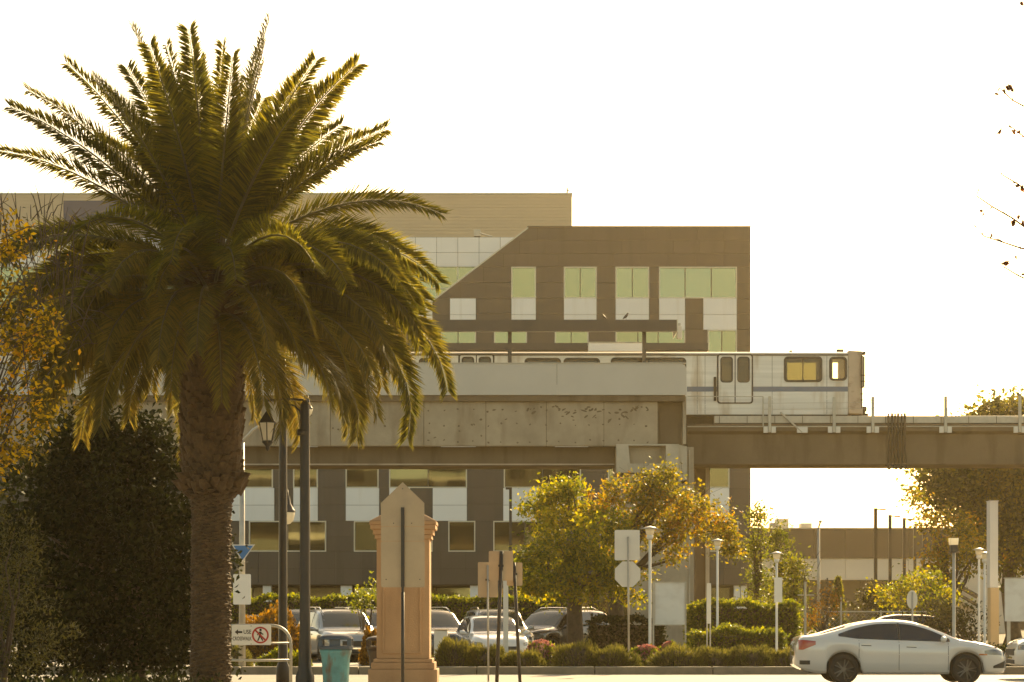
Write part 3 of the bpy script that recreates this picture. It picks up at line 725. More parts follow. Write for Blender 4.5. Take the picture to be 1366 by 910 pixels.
# cab end
cabp = [(DT-0.03, 1131.3), (DT+TW+0.03, 1131.3), (DT+TW-0.25, 1152), (DT+TW-0.8, 1154.5), (DT+0.8, 1154.5), (DT+0.25, 1152)]
MB().vprism([(tx(p), y) for y, p in cabp][::-1], tz(552), tz(467.4)).build('cab_end', MT['steelc'], tr, bevel=0.05)
MB().box(tx(1153.2), tx(1155), DT+0.28, DT+0.75, tz(515), tz(475)).build('cab_window', MT['frost'], tr)
MB().ring(rrect(tx(1149.5), tx(1153.8), tz(516), tz(474.5), 0.06), rrect(tx(1150.3), tx(1153.0), tz(515), tz(475.5), 0.04), DT+0.14, DT+0.26).build('cab_window', MT['rubber'], tr)
MB().box(tx(1150.4), tx(1152.9), DT+0.19, DT+0.215, tz(515), tz(475.5)).build('cab_pane', MT['frost'], tr)
for yy in (500.5, 508.5, 517, 525.5, 533.5):
    MB().tube([P(1148, yy, DT+0.12), P(1162.5, yy+0.4, DT+0.12)], 0.018, 5).build('step_rung', MT['under'], tr)
MB().tube([P(1149.5, 474, DT+0.1), P(1149.5, 545, DT+0.1)], 0.016, 5).build('grab_rail', MT['under'], tr)
MB().box(tx(1152), tx(1162), DT+1.2, DT+1.8, tz(546), tz(539)).box(tx(1155), tx(1160), DT+1.1, DT+1.9, tz(549.5), tz(543)).build('coupler', MT['under'], tr, bevel=0.05)
MB().box(tx(1140), tx(1161), DT+0.6, DT+2.4, tz(553), tz(550)).build('pilot', MT['under'], tr)
MB().box(tx(1120), tx(1129), DT+0.8, DT+1.1, tz(467.5), tz(463)).build('roof_antenna', MT['under'], tr, bevel=0.03)
MB().box(tx(1056), tx(1060), DT+0.8, DT+1.0, tz(467.5), tz(464.5)).build('roof_antenna', MT['under'], tr, bevel=0.02)
MB().box(tx(1152), tx(1155.5), DT+0.1, DT+0.35, tz(473), tz(468.5)).build('marker_lamp', MT['under'], tr, bevel=0.03)
MB().box(tx(952), tx(955.5), DT-0.08, DT-0.01, tz(535), tz(503)).build('door_control', MT['under'], tr)
# ------------------------------------------------------------------ plants
LF = dict(
    palm=LEAF('palm_leaflet', [(0.045,0.046,0.011), (0.080,0.076,0.016), (0.17,0.137,0.023)], 0.54, 0.6, 0.18),
    palmold=LEAF('palm_leaflet_old', [(0.060,0.058,0.018), (0.100,0.086,0.023), (0.170,0.122,0.030)], 0.46, 0.65, 0.15),
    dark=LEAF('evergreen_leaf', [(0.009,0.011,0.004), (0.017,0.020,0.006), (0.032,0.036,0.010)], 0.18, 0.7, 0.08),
    olive=LEAF('olive_leaf', [(0.020,0.021,0.007), (0.038,0.036,0.010), (0.085,0.075,0.018)], 0.35, 0.5, 0.3),
    hedge=LEAF('hedge_leaf', [(0.060,0.072,0.012), (0.105,0.115,0.016), (0.22,0.20,0.022)], 0.5),
    yellow=LEAF('yellowing_leaf', [(0.065,0.078,0.012), (0.115,0.125,0.015), (0.21,0.19,0.018), (0.33,0.25,0.02)], 0.55),
    autumn=LEAF('autumn_leaf', [(0.060,0.060,0.012), (0.105,0.100,0.015), (0.16,0.135,0.018), (0.27,0.19,0.02), (0.25,0.125,0.018)], 0.55),
    gold=LEAF('golden_leaf', [(0.05,0.045,0.012), (0.10,0.075,0.012), (0.26,0.175,0.012), (0.46,0.29,0.016), (0.50,0.22,0.015)], 0.62),
    mid=LEAF('tree_leaf', [(0.030,0.034,0.009), (0.055,0.060,0.013), (0.11,0.10,0.016), (0.19,0.155,0.02)], 0.5),
    cyp=LEAF('conifer_spray', [(0.055,0.066,0.012), (0.10,0.11,0.016), (0.18,0.16,0.02)], 0.5),
    grass=LEAF('blade', [(0.055,0.055,0.014), (0.090,0.085,0.020), (0.15,0.125,0.03)], 0.4),
    rust=LEAF('rusty_leaf', [(0.09,0.06,0.014), (0.17,0.09,0.016), (0.24,0.12,0.02)], 0.45),
    pink=LEAF('pink_petal', [(0.26,0.09,0.08), (0.38,0.18,0.15), (0.48,0.30,0.24)], 0.3),
    twigleaf=LEAF('dry_leaf', [(0.06,0.02,0.01), (0.12,0.035,0.012)], 0.2),
)

# ---- Canary palm ----
DP = 42.0
hp = P(284, 352, DP)
palm = thing('palm_tree', 'tall feather palm with thick ringed trunk and full drooping crown', 'palm', (hp.x, DP, 0.15))
hx = hp.x
prof = [(0.15,0.42), (0.4,0.345), (1.2,0.33), (2.0,0.33), (2.9,0.325), (3.45,0.33), (3.62,0.40), (3.72,0.48), (4.2,0.485), (4.8,0.51), (5.4,0.51), (5.9,0.50), (6.5,0.48), (7.1,0.46), (7.6,0.38), (8.0,0.22)]
def trunk_r(z):
    for (z0, r0), (z1, r1) in zip(prof[:-1], prof[1:]):
        if z0 <= z <= z1: return r0 + (r1-r0)*(z-z0)/(z1-z0)
    return prof[-1][1]
tx0, tx1 = X(283, DP), X(281, DP)
def trunk_c(z): return hx + (X(280.5, DP)-hx) * (1 - z/8)
tm = MB(); zs_ = np.linspace(0.15, 8.0, 60); n = 28; b0 = len(tm.v)
for z in zs_:
    rz = trunk_r(z)
    for k in range(n):
        a = 2*math.pi*k/n; q = rz*(0.93 + 0.05*random.random())
        tm.v.append((trunk_c(z) + q*math.cos(a), DP + q*math.sin(a), z))
for i in range(len(zs_)-1):
    for k in range(n): tm.f.append((i*n+k, i*n+(k+1) % n, (i+1)*n+(k+1) % n, (i+1)*n+k))
tm.build('trunk', MT['barkp'], palm, True)
# old leaf bases: overlapping wedges in a spiral
lb_ = MB(); i = 0; z = 0.2
while z < 7.7:
    a = i * 2.39996; rr_ = trunk_r(z); up = z > 3.7
    ca, sa = math.cos(a), math.sin(a); wd = (0.115 if up else 0.105) * random.uniform(0.8, 1.2); ht = (0.16 if up else 0.075) * random.uniform(0.8, 1.25)
    out = (0.085 if up else 0.045) * random.uniform(0.5, 1.4)
    if 3.6 < z < 3.9: out *= 2.2
    c = Vector((trunk_c(z), DP, z)); rad = Vector((ca, sa, 0)); tan = Vector((-sa, ca, 0)); uz = Vector((0, 0, 1))
    b = c + rad * (rr_*0.95)
    tipz = ht * (0.75 if up else 0.3)
    v = [b - tan*wd, b + tan*wd, b + tan*wd*0.55 + rad*out + uz*tipz, b - tan*wd*0.55 + rad*out + uz*tipz,
         b - tan*wd*0.6 + uz*ht - rad*0.03, b + tan*wd*0.6 + uz*ht - rad*0.03, b + rad*out*0.4 - uz*ht*0.5]
    lb_.add(v, [(6,1,2,3), (6,3,0), (3,2,5,4), (0,3,4), (1,5,2)])
    i += 1; z += (0.0062 if up else 0.0046)
tag(lb_.build('leaf_bases', MT['palmbase'], palm), kind='stuff')

def frond(az, el, droop, L, old, lift=0.0, base=None, r=rng, twist=0.0):
    """one feather leaf: rachis tube + leaflets, as arrays"""
    ns = 26
    d = np.array([math.cos(az)*math.cos(el), math.sin(az)*math.cos(el), math.sin(el)])
    hor = np.array([math.cos(az), math.sin(az), 0.0])
    pts = [np.array(base)]; e = el; swing = twist*0.4
    dirs = []
    for k in range(ns):
        t = (k+0.5)/ns
        e = el - droop * (0.35*t + 0.65*t*t)
        a2 = az + swing * t * t
        dv = np.array([math.cos(a2)*math.cos(e), math.sin(a2)*math.cos(e), math.sin(e)])
        dirs.append(dv); pts.append(pts[-1] + dv * (L/ns))
    pts = np.array(pts); dirs = np.array(dirs + [dirs[-1]])
    nl = int((240 if old else 330) * L / 4.0)
    t = np.linspace(0.16, 0.995, nl)
    idx = t * ns; i0 = np.minimum(idx.astype(int), ns-1); fr = (idx - i0)[:, None]
    pp_ = pts[i0]*(1-fr) + pts[i0+1]*fr; dd = unit(dirs[i0]*(1-fr) + dirs[i0+1]*fr)
    side = unit(np.cross(dd, np.array([0, 0, 1.0]) + 1e-3)); nor = np.cross(side, dd)
    ll = 0.60 * (0.46 + 0.54*np.sin(np.clip(t*1.15, 0, 1)*math.pi)**0.7)
    ll = np.where(t < 0.25, ll*0.75, ll) * r.uniform(0.8, 1.12, nl)
    roll = (twist*5.0) * np.minimum(1, t*1.6)[:, None]; side, nor = side*np.cos(roll) + nor*np.sin(roll), nor*np.cos(roll) - side*np.sin(roll)
    fwd = 0.50 + 0.55*t
    out = []
    for s in (-1, 1):
        up = 0.38 + r.normal(0, 0.16, nl); grav = np.zeros((nl, 3)); grav[:, 2] = -(0.16 + (0.25 if old else 0.05))
        dv = unit(side*s + dd*fwd[:, None] + nor*up[:, None] + grav + r.normal(0, 0.12, (nl, 3)))
        wv = unit(np.cross(dv, nor)) * (0.0115 if old else 0.0135)
        l_ = ll[:, None]
        tip = pp_ + dv*l_ + np.array([0, 0, -1.0]) * (0.13 if old else 0.07) * l_
        mid = pp_ + dv*l_*0.45
        out.append(np.stack([pp_ - wv*0.5, mid - wv, tip, mid + wv], 1))
    return pts, np.concatenate(out)
def add_frond(az, el, droop, L, old, base, twist=0.0):
    pts, q = frond(az, el, droop, L, old, base=base, twist=twist)
    k = np.linspace(0, len(pts)-1, 12).astype(int)
    o = MB().tube([tuple(pts[j]) for j in k], [0.034*(1-0.85*j/(len(pts)-1)) for j in k], 5).build('frond', MT['rachis'], palm, True)
    LOC[o] = LOC[palm]
    l_ = quads_mesh('leaflets', q, LF['palmold' if old else 'palm'], o); l_['kind'] = 'stuff'
heart = np.array([hx, DP, hp.z])
def base_at(az, rr_, dz): return heart + np.array([math.cos(az)*rr_, math.sin(az)*rr_, dz])
# upright and arching leaves placed after the silhouette: (tip x, tip y, tip depth offset in m, bend in degrees)
sil = [(6,207,-0.4,38), (28,112,0.5,30), (28,160,-1.0,34), (84,80,0.2,26), (118,96,1.4,24), (183,46,-0.7,18), (200,78,1.3,18), (256,58,1.2,10), (268,64,-1.4,10),
       (296,52,0.3,8), (316,72,1.6,12), (364,34,-0.5,16), (372,85,-1.7,18), (396,90,1.0,22), (474,78,0.5,24), (480,97,-0.8,28), (443,140,1.8,26), (514,165,0.4,32), (514,205,-1.0,38),
       (412,180,-2.3,26), (588,284,0.2,66), (225,95,-2.0,14), (150,140,-2.0,28), (335,120,-2.5,16), (240,120,2.2,14), (430,105,-1.5,24), (100,150,2.4,30), (345,60,1.2,14), (215,52,0.4,14), (330,95,2.2,14), (160,75,0.9,20),
       (565,395,0.3,80), (540,350,-1.3,74), (596,522,0.3,96), (560,470,-1.2,92), (546,588,-0.5,104), (60,400,-1.0,86)]
for px_, py_, dep, bend in sil:
    tip = np.array(P(px_, py_, DP)); tip[1] = DP + dep
    v = tip - heart; az = math.atan2(v[1], v[0]); b_ = base_at(az, 0.16, -0.1 if py_ < 300 else -0.3)
    v = tip - b_; ch = np.linalg.norm(v); chord_el = math.asin(v[2]/ch); dr = R(bend)
    # find exit angle and length so that the arc ends at the tip
    el, L = chord_el + dr*0.42, ch*1.02
    for _ in range(14):
        p_, _q = frond(az, el, dr, L, False, base=b_, r=np.random.default_rng(1)) if False else (None, None)
        e = 0; pt = np.zeros(2); ns = 26
        for k in range(ns):
            t = (k+0.5)/ns; e = el - dr*(0.35*t+0.65*t*t); pt += np.array([math.cos(e), math.sin(e)])*L/ns
        hlen = math.hypot(v[0], v[1]); tgt = np.array([hlen, v[2]])
        el += math.atan2(tgt[1], tgt[0]) - math.atan2(pt[1], pt[0]); L *= np.linalg.norm(tgt)/np.linalg.norm(pt)
    add_frond(az, el, dr, L, False, b_, random.choice((-1, 1))*random.uniform(0.08, 0.24))
# the dense hanging skirt and filler leaves
N = 100
for i in range(N):
    u = i/(N-1)
    az = i*2.39996 + random.uniform(-0.15, 0.15)
    el = R(27 - 30*u + random.uniform(-6, 6)); dr = R(78 + 10*u + random.uniform(-10, 10))
    L = random.uniform(3.6, 4.15) - 0.5*u
    add_frond(az, el, dr, L, u > 0.25, base_at(az, 0.26 + 0.14*u, -0.2 - 0.95*u), random.uniform(-0.22, 0.22))
for i in range(5):   # young spear leaves in the centre
    az = i*2.39996; el = R(random.uniform(64, 84))
    add_frond(az, el, R(18), random.uniform(2.4, 3.1), False, base_at(az, 0.08, 0.0), random.uniform(-0.2,0.2))
# a few dead stubs
for i in range(16):
    az = random.uniform(0, 6.28); b_ = base_at(az, 0.3, random.uniform(-0.9, 0.1))
    e = R(random.uniform(5, 50)); d = np.array([math.cos(az)*math.cos(e), math.sin(az)*math.cos(e), math.sin(e)])
    MB().tube([tuple(b_), tuple(b_ + d*0.5), tuple(b_ + d*1.0 + np.array([0,0,-0.08]))], [0.06, 0.035, 0.015], 5).build('dead_stalk', MT['bark'], palm, True)

# ---- broadleaf trees ----
def lobe(px, py, D, rpx, rpy, ry=None):
    s = D / F
    return (np.array(P(px, py, D)), np.array([rpx*s, (ry if ry else min(rpx, rpy*1.3)*s), rpy*s]))
def clump_points(lobes, per_m3, clr, nper, r, fill=0.35):
    cs = []
    for c, rad in lobes:
        vol = 4.19*rad[0]*rad[1]*rad[2]; k = max(6, int(vol*per_m3))
        d = unit(r.normal(size=(k, 3))); q = np.where(r.random(k) < fill, r.uniform(0.1, 0.7, k), r.uniform(0.7, 1.02, k))[:, None]
        cs.append(c + d*q*rad)
    cs = np.concatenate(cs)
    sp = clr * r.uniform(0.55, 1.25, len(cs))
    m = r.poisson(nper, len(cs)); idx = np.repeat(np.arange(len(cs)), m)
    pts = cs[idx] + r.normal(size=(len(idx), 3)) * sp[idx][:, None] * np.array([1, 1, 0.75])
    return cs, pts, unit(pts - cs[idx] + 1e-6)
def tree(name, label, base, trunk_top, tr_r, lobes, lm, size, per_m3=2.2, clr=0.28, nper=46, group=None, cat='tree', aspect=0.55, seed=1, fill=0.35, limbs=16, bare=0, droop=0.25, bark='bark'):
    r = np.random.default_rng(seed); q = random.Random(seed)
    t = thing(name, label, cat, base, group)
    cs, pts, dirs = clump_points(lobes, per_m3, clr, nper, r, fill)
    quads_mesh('crown', leaf_quads(pts, size, aspect, dirs, 1.0, droop, r), LF[lm], t)
    m = MB(); b = Vector(base); tp = Vector(trunk_top)
    mid = b.lerp(tp, 0.5) + Vector((q.uniform(-1,1), q.uniform(-1,1), 0))*tr_r*0.8
    m.tube([b, b.lerp(tp, 0.08), mid, tp], [tr_r*1.35, tr_r, tr_r*0.85, tr_r*0.62], 9)
    ids = r.choice(len(cs), min(limbs, len(cs)), replace=False)
    for j in ids:
        e = Vector(cs[j]); k = q.uniform(0.55, 1.0); s = b.lerp(tp, k)
        a = s.lerp(e, 0.35) + Vector((q.uniform(-.3,.3), q.uniform(-.3,.3), 0.35))*min(1, (e-s).length*0.25)
        c = s.lerp(e, 0.7) + Vector((q.uniform(-.3,.3), q.uniform(-.3,.3), 0.2))*min(1, (e-s).length*0.2)
        m.tube([s, a, c, e], [tr_r*0.42, tr_r*0.28, tr_r*0.16, tr_r*0.05], 5)
    for j in range(bare):
        e = Vector(cs[r.integers(len(cs))]) + Vector((q.uniform(-1,1), q.uniform(-1,1), q.uniform(0.1,1)))*0.8; s = Vector(cs[r.integers(len(cs))]).lerp(e, 0.55)
        m.tube([s, s.lerp(e, 0.5)+Vector((0,0,0.06)), e], [0.009, 0.007, 0.003], 4)
    m.build('trunk', MT[bark], t, True)
    return t
def gnd(px, D, z=0.0): return (X(px, D), D, z)

# big dark evergreen behind the palm trunk
DE = 48.0
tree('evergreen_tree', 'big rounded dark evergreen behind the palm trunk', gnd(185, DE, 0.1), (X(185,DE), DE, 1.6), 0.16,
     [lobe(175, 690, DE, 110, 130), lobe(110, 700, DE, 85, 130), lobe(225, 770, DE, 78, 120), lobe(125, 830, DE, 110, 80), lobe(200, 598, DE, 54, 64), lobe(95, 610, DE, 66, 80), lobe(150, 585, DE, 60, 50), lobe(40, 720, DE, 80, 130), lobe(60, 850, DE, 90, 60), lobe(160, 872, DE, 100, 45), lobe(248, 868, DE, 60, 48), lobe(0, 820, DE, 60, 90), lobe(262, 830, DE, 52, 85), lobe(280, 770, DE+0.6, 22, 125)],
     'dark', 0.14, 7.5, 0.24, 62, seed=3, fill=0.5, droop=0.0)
DY = 36.0
tree('autumn_tree', 'golden autumn tree at the far left edge with bare twigs', gnd(-70, DY, 0.15), (X(-60,DY), DY, 3.2), 0.13,
     [lobe(15, 385, DY, 52, 72), lobe(22, 330, DY, 32, 40), lobe(-20, 310, DY, 40, 50), lobe(30, 465, DY, 62, 68), lobe(5, 545, DY, 68, 72), lobe(-70, 440, DY, 100, 170), lobe(48, 520, DY, 40, 55), lobe(48, 440, DY, 32, 55), lobe(30, 600, DY, 60, 45), lobe(-20, 620, DY, 55, 45)], 'gold', 0.095, 10.0, 0.16, 30, seed=5, fill=0.5, limbs=30, bare=70)
# thin bare twigs rising out of its top
tw = tree('bare_shrub', 'leafless brown twigs rising in front of the palm crown', gnd(-40, 37.5, 0.15), (X(-25,37.5), 37.5, 4.6), 0.035,
     [lobe(60, 400, 37.5, 44, 90), lobe(30, 330, 37.5, 26, 45), lobe(70, 330, 37.5, 22, 45), lobe(80, 470, 37.5, 25, 60)], 'gold', 0.07, 9.0, 0.12, 2.6, seed=6, fill=0.6, limbs=14, bare=130)
DL = 34.0
tree('leafy_shrub', 'tall dark shrub with sunlit leaf tips in the lower left corner', gnd(10, DL, 0.15), (X(5,DL), DL, 0.9), 0.06,
     [lobe(10, 800, DL, 78, 125), lobe(40, 735, DL, 42, 62), lobe(-15, 700, DL, 45, 60), lobe(60, 850, DL, 45, 65), lobe(-40, 850, DL, 70, 120)], 'olive', 0.075, 26.0, 0.13, 38, seed=8, fill=0.5, aspect=0.32, droop=-0.5)
DQ = 80.0
tree('yellow_green_tree', 'yellow-green leafy tree glowing in the sun beside the parked cars', gnd(768, DQ-1, 0.13), (X(766,DQ-1), DQ-1, 3.2), 0.30,
     [lobe(755, 765, DQ-2, 52, 42), lobe(742, 718, DQ-2, 40, 42), lobe(790, 735, DQ-1.5, 45, 48), lobe(728, 762, DQ-2, 30, 28), lobe(770, 690, DQ-1, 34, 28), lobe(800, 775, DQ-1.5, 34, 30), lobe(720, 690, DQ-1, 20, 22), lobe(709, 745, DQ-2, 14, 12), lobe(738, 664, DQ-1, 12, 14), lobe(765, 656, DQ-1, 12, 14), lobe(712, 785, DQ-2, 12, 10), lobe(820, 710, DQ-1, 20, 30), lobe(835, 790, DQ-1, 24, 24)],
     'yellow', 0.15, 3.6, 0.27, 105, seed=12, group='street trees by the pier', fill=0.4)
tree('red_leaved_tree', 'wide autumn tree with orange-red leaves in front of the pier', gnd(826, DQ+2, 0.13), (X(830,DQ+2), DQ+2, 4.0), 0.30,
     [lobe(885, 680, DQ+1, 60, 36), lobe(840, 690, DQ+1, 42, 36), lobe(930, 685, DQ+1, 42, 32), lobe(880, 655, DQ+1, 30, 22), lobe(790, 680, DQ, 36, 28), lobe(742, 672, DQ, 36, 22), lobe(960, 712, DQ+1, 26, 32), lobe(905, 710, DQ+1, 45, 24), lobe(840, 745, DQ+2, 40, 40), lobe(880, 636, DQ+1, 20, 12), lobe(975, 730, DQ+1, 12, 26), lobe(850, 650, DQ+1, 14, 12), lobe(900, 735, DQ+1, 18, 26), lobe(820, 655, DQ, 14, 14)],
     'autumn', 0.145, 3.6, 0.24, 78, seed=14, group='street trees by the pier', fill=0.3, bare=60)
# conifers by the building corner
def conifer(px, D, top, wpx, label, seed):
    r = np.random.default_rng(seed); t = thing('conifer', label, 'conifer', gnd(px, D), 'small conifers')
    zt = Z(top, D); w_ = wpx*D/F; k = 5200
    h = r.random(k)**1.25; a = r.uniform(0, 6.283, k)
    rad = w_*(1-h)**0.65*(0.45+0.6*np.sqrt(r.random(k)))*(0.75+0.22*np.sin(h*19+2.5*np.sin(a*2+seed))+0.22*np.sin(h*41+a*3))
    pts = np.stack([X(px,D)+rad*np.cos(a), D+rad*np.sin(a), 0.3+h*(zt-0.3)], 1); dirs = np.stack([np.cos(a)*0.6, np.sin(a)*0.6, np.full(k, 0.75)], 1)
    quads_mesh('crown', leaf_quads(pts, 0.36, 0.4, dirs, 0.8, 0, r), LF['cyp'], t)
    MB().tube([gnd(px, D), (X(px,D), D, zt*0.9)], [0.18, 0.03], 7).build('trunk', MT['bark'], t)
def columnar(px, D, top, wpx, label, seed):
    q_ = random.Random(seed); zb = 845; lo = []
    for k in range(9):
        f = k/8; y = zb + (top-zb)*f
        lo.append(lobe(px + q_.uniform(-0.3, 0.3)*wpx*(1-f), y, D, wpx*(1-f)**0.6*q_.uniform(0.6, 1.0)+4, (zb-top)/9*0.95))
    tree('columnar_tree', label, gnd(px, D), (X(px, D), D, Z(top, D)*0.6), 0.12, lo, 'cyp', 0.17, 3.2, 0.30, 44, 'columnar trees by the office building', seed=seed, fill=0.4, droop=-0.3)
columnar(1010, 112, 686, 30, 'tallest leafy columnar tree rising at the office building corner', 21)
columnar(1038, 108, 710, 30, 'pointed columnar tree right of the building corner behind the lamp', 22)
columnar(1060, 106, 752, 22, 'shortest columnar tree at the end of the clipped hedge', 23)
conifer(1118, 140, 771, 12, 'small conifer in front of the cream warehouse wall', 24)
# big trees at the right
DR = 122.0
tree('shade_tree', 'large dark leafy tree under and behind the guideway at right', gnd(1352, DR), (X(1350,DR), DR, 5.5), 0.4,
     [lobe(1300, 650, DR, 62, 62), lobe(1350, 610, DR, 70, 80), lobe(1400, 650, DR, 80, 110), lobe(1335, 700, DR, 60, 60), lobe(1262, 655, DR, 36, 40), lobe(1320, 548, DR, 24, 24), lobe(1360, 555, DR, 40, 30), lobe(1370, 740, DR, 40, 40)],
     'mid', 0.30, 1.9, 0.55, 62, seed=31, fill=0.4, bare=20)
tree('orange_tree', 'orange autumn tree left of the large shade tree', gnd(1270, 112), (X(1272,112), 112, 3.0), 0.16,
     [lobe(1275, 722, 112, 38, 42), lobe(1245, 740, 112, 30, 34), lobe(1300, 740, 112, 30, 36), lobe(1240, 705, 112, 16, 18), lobe(1222, 664, 113, 9, 8), lobe(1262, 770, 112, 28, 22)], 'autumn', 0.2, 3.0, 0.36, 34, seed=33, bare=50)
tree('yellow_bush', 'bright yellow-green bushy tree behind the round-topped sign', gnd(1215, 100), (X(1215,100), 100, 1.0), 0.12,
     [lobe(1205, 790, 100, 32, 26), lobe(1235, 785, 100, 34, 30), lobe(1255, 815, 100, 30, 34), lobe(1185, 800, 100, 16, 20)], 'yellow', 0.16, 4.5, 0.28, 40, seed=34, cat='bush')
tree('dark_bush', 'dark green bush behind the chain-link fence', gnd(1168, 104), (X(1168,104), 104, 0.8), 0.1,
     [lobe(1166, 800, 104, 26, 24), lobe(1185, 815, 104, 30, 26), lobe(1145, 815, 104, 20, 20)], 'olive', 0.17, 6.0, 0.26, 40, seed=35, cat='bush')
tree('dark_bush', 'dense dark bush right of the dark parked hatchback', gnd(1285, 90), (X(1285,90), 90, 0.8), 0.1,
     [lobe(1265, 826, 90, 30, 32), lobe(1300, 838, 90, 26, 28), lobe(1245, 815, 91, 22, 26)], 'olive', 0.15, 7.0, 0.26, 46, seed=39, cat='bush')
tree('russet_bush', 'russet-leaved small bush left of the chain-link fence', gnd(1097, 94), (X(1097,94), 94, 0.8), 0.08,
     [lobe(1098, 808, 94, 22, 20), lobe(1085, 825, 94, 16, 22), lobe(1112, 800, 94, 12, 14)], 'rust', 0.14, 6.0, 0.24, 26, seed=36, cat='bush', bare=20)
tree('sapling', 'thin bare sapling standing before the warehouse wall', gnd(1074, 92), (X(1074,92), 92, 2.2), 0.05,
     [lobe(1074, 770, 92, 9, 18), lobe(1072, 758, 92, 6, 10)], 'mid', 0.09, 10, 0.16, 12, seed=37, bare=14)
tree('roundish_shrub', 'leafy shrub between the parked cars and the tan pillar', gnd(488, 72), (X(488,72), 72, 0.6), 0.06,
     [lobe(490, 792, 72, 20, 24), lobe(480, 806, 72, 14, 12)], 'hedge', 0.12, 12, 0.18, 30, seed=38, cat='shrub')
# hanging twig ends of a tree that stands just outside the frame, upper right
DTW = 30.0
tt = thing('overhanging_tree', 'nearly bare tree whose sparse twig tips hang in at the upper right edge', 'tree', (X(1560, DTW), DTW, 0.15))
m = MB(); q = random.Random(4); lp = []
tk = MB(); tk.tube([(X(1560, DTW), DTW, 0.15), P(1556, 800, DTW), P(1548, 600, DTW), P(1530, 330, DTW), P(1540, 120, DTW), P(1520, -60, DTW), P(1530, -200, DTW)], [0.15, 0.12, 0.10, 0.08, 0.06, 0.035, 0.01], 8)
q5 = random.Random(9); ends5 = []
for k in range(34):
    y0 = q5.uniform(-120, 520); a_ = P(1540 + q5.uniform(-8, 8), y0, DTW); e_ = P(q5.uniform(1440, 1500) if k % 3 == 0 else q5.uniform(1570, 1720), y0 - q5.uniform(40, 190), DTW + q5.uniform(-1.8, 1.8))
    mid_ = a_.lerp(e_, 0.5) + Vector((0, 0, q5.uniform(-.1, .2))); tk.tube([a_, mid_, e_], [0.035, 0.02, 0.006], 5)
    for _ in range(5):
        s5_ = mid_.lerp(e_, q5.random()); t5 = s5_ + Vector((q5.uniform(-.25, .35), q5.uniform(-.4, .4), q5.uniform(-.1, .4))); tk.tube([s5_, t5], [0.009, 0.004], 3); ends5.append(tuple(t5))
for (ax, ay) in ((1472,250), (1472,330), (1470,330), (1472,400), (1470,180), (1474,300)): tk.tube([P(1535, ay+40, DTW), P(1500, ay+12, DTW), P(ax, ay, DTW)], [0.045, 0.03, 0.02], 5)
tk.build('trunk', MT['bark'], tt, True)
for (ax, ay, ex, ey) in ((1472,250,1345,165), (1472,330,1300,262), (1470,330,1315,312), (1472,400,1338,355), (1470,180,1332,118), (1474,300,1335,230)):
    pts = [P(ax + (ex-ax)*k/7 + q.uniform(-3,3), ay + (ey-ay)*k/7 + 14*math.sin(k/7*3.1) + q.uniform(-3,3), DTW + q.uniform(-.1,.1)) for k in range(8)]
    m.tube(pts, [0.020*(1-0.62*k/7) for k in range(8)], 4)
    for k in range(2, 8):
        for _ in range(2):
            e = pts[k] + Vector((q.uniform(-.16,.06), q.uniform(-.1,.1), q.uniform(-.12,.14))); m.tube([pts[k], e], [0.007, 0.005], 3)
            if q.random() < 0.3: lp.append(tuple(e))
m.build('twigs', MT['bark'], tt)
for c in ((1346,117), (1340,122), (1349,120), (1332,177), (1357,247), (1364,250), (1352,297), (1358,291), (1342,351), (1366,297), (1364,4), (1362,1)):
    for _ in range(3): lp.append(tuple(P(c[0]+q.uniform(-1.5,1.5), c[1]+q.uniform(-2,2), DTW)))
lp += [e for e in ends5 for _ in range(2)]
quads_mesh('leaves', leaf_quads(np.array(lp), 0.10, 0.6), LF['twigleaf'], tt)['kind'] = 'stuff'

# ---- hedges and shrubs ----
def hedge(name, label, x0, x1, D, dep, top, nleaf, size, lm='hedge', seed=1, bottom=0.02, group=None, wob=0.10):
    r = np.random.default_rng(seed); zt = Z(top, D); a, b = X(x0, D), X(x1, D)
    t = thing(name, label, 'hedge', ((a+b)/2, D+dep/2, bottom), group)
    MB().box(a+0.12, b-0.12, D+0.12, D+dep-0.12, bottom, zt-0.14).build('branches', MT['bark'], t)
    L, H = b-a, zt-bottom
    face = r.choice(4, nleaf, p=np.array([L*H*1.0, L*dep*1.4, dep*H, dep*H])/(L*H+L*dep*1.4+2*dep*H))
    u, v_ = r.random(nleaf), r.random(nleaf); x_ = a + u*L; y_ = D + v_*dep; z_ = bottom + v_*H
    off = np.abs(r.normal(0, wob, nleaf))
    wavy = 0.07*np.sin(x_*2.3+seed)+0.06*np.sin(x_*5.1)
    pts = np.where((face == 0)[:, None], np.stack([x_, D+0.1-off+wavy*0.5, z_], 1), np.where((face == 1)[:, None], np.stack([x_, y_, zt-0.08+off*0.8+wavy], 1),
          np.where((face == 2)[:, None], np.stack([a+0.1-off, D+u*dep, z_], 1), np.stack([b-0.1+off, D+u*dep, z_], 1))))
    nrm = np.array([[0,-1,0.3],[0,0,1.0],[-1,0,0.3],[1,0,0.3]])[face]
    quads_mesh('foliage', leaf_quads(pts, size, 0.6, nrm, 0.9, 0, r), LF[lm], t)
    return t
hedge('hedge', 'long clipped hedge behind the parked cars', 300, 770, 94, 1.6, 798, 20000, 0.15, seed=41)
hedge('hedge', 'tall square clipped hedge right of the pier', 922, 1064, 78, 1.8, 806, 11000, 0.13, seed=42)
hedge('hedge', 'lower clipped hedge in front of the tall square one', 925, 1046, 72, 1.0, 843, 7000, 0.11, seed=43)
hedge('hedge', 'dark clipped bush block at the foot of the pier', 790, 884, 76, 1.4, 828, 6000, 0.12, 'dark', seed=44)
hedge('hedge', 'low dark hedge behind the front of the white sedan', 1260, 1420, 64.5, 1.0, 866, 6500, 0.10, 'dark', seed=45, bottom=0.12)
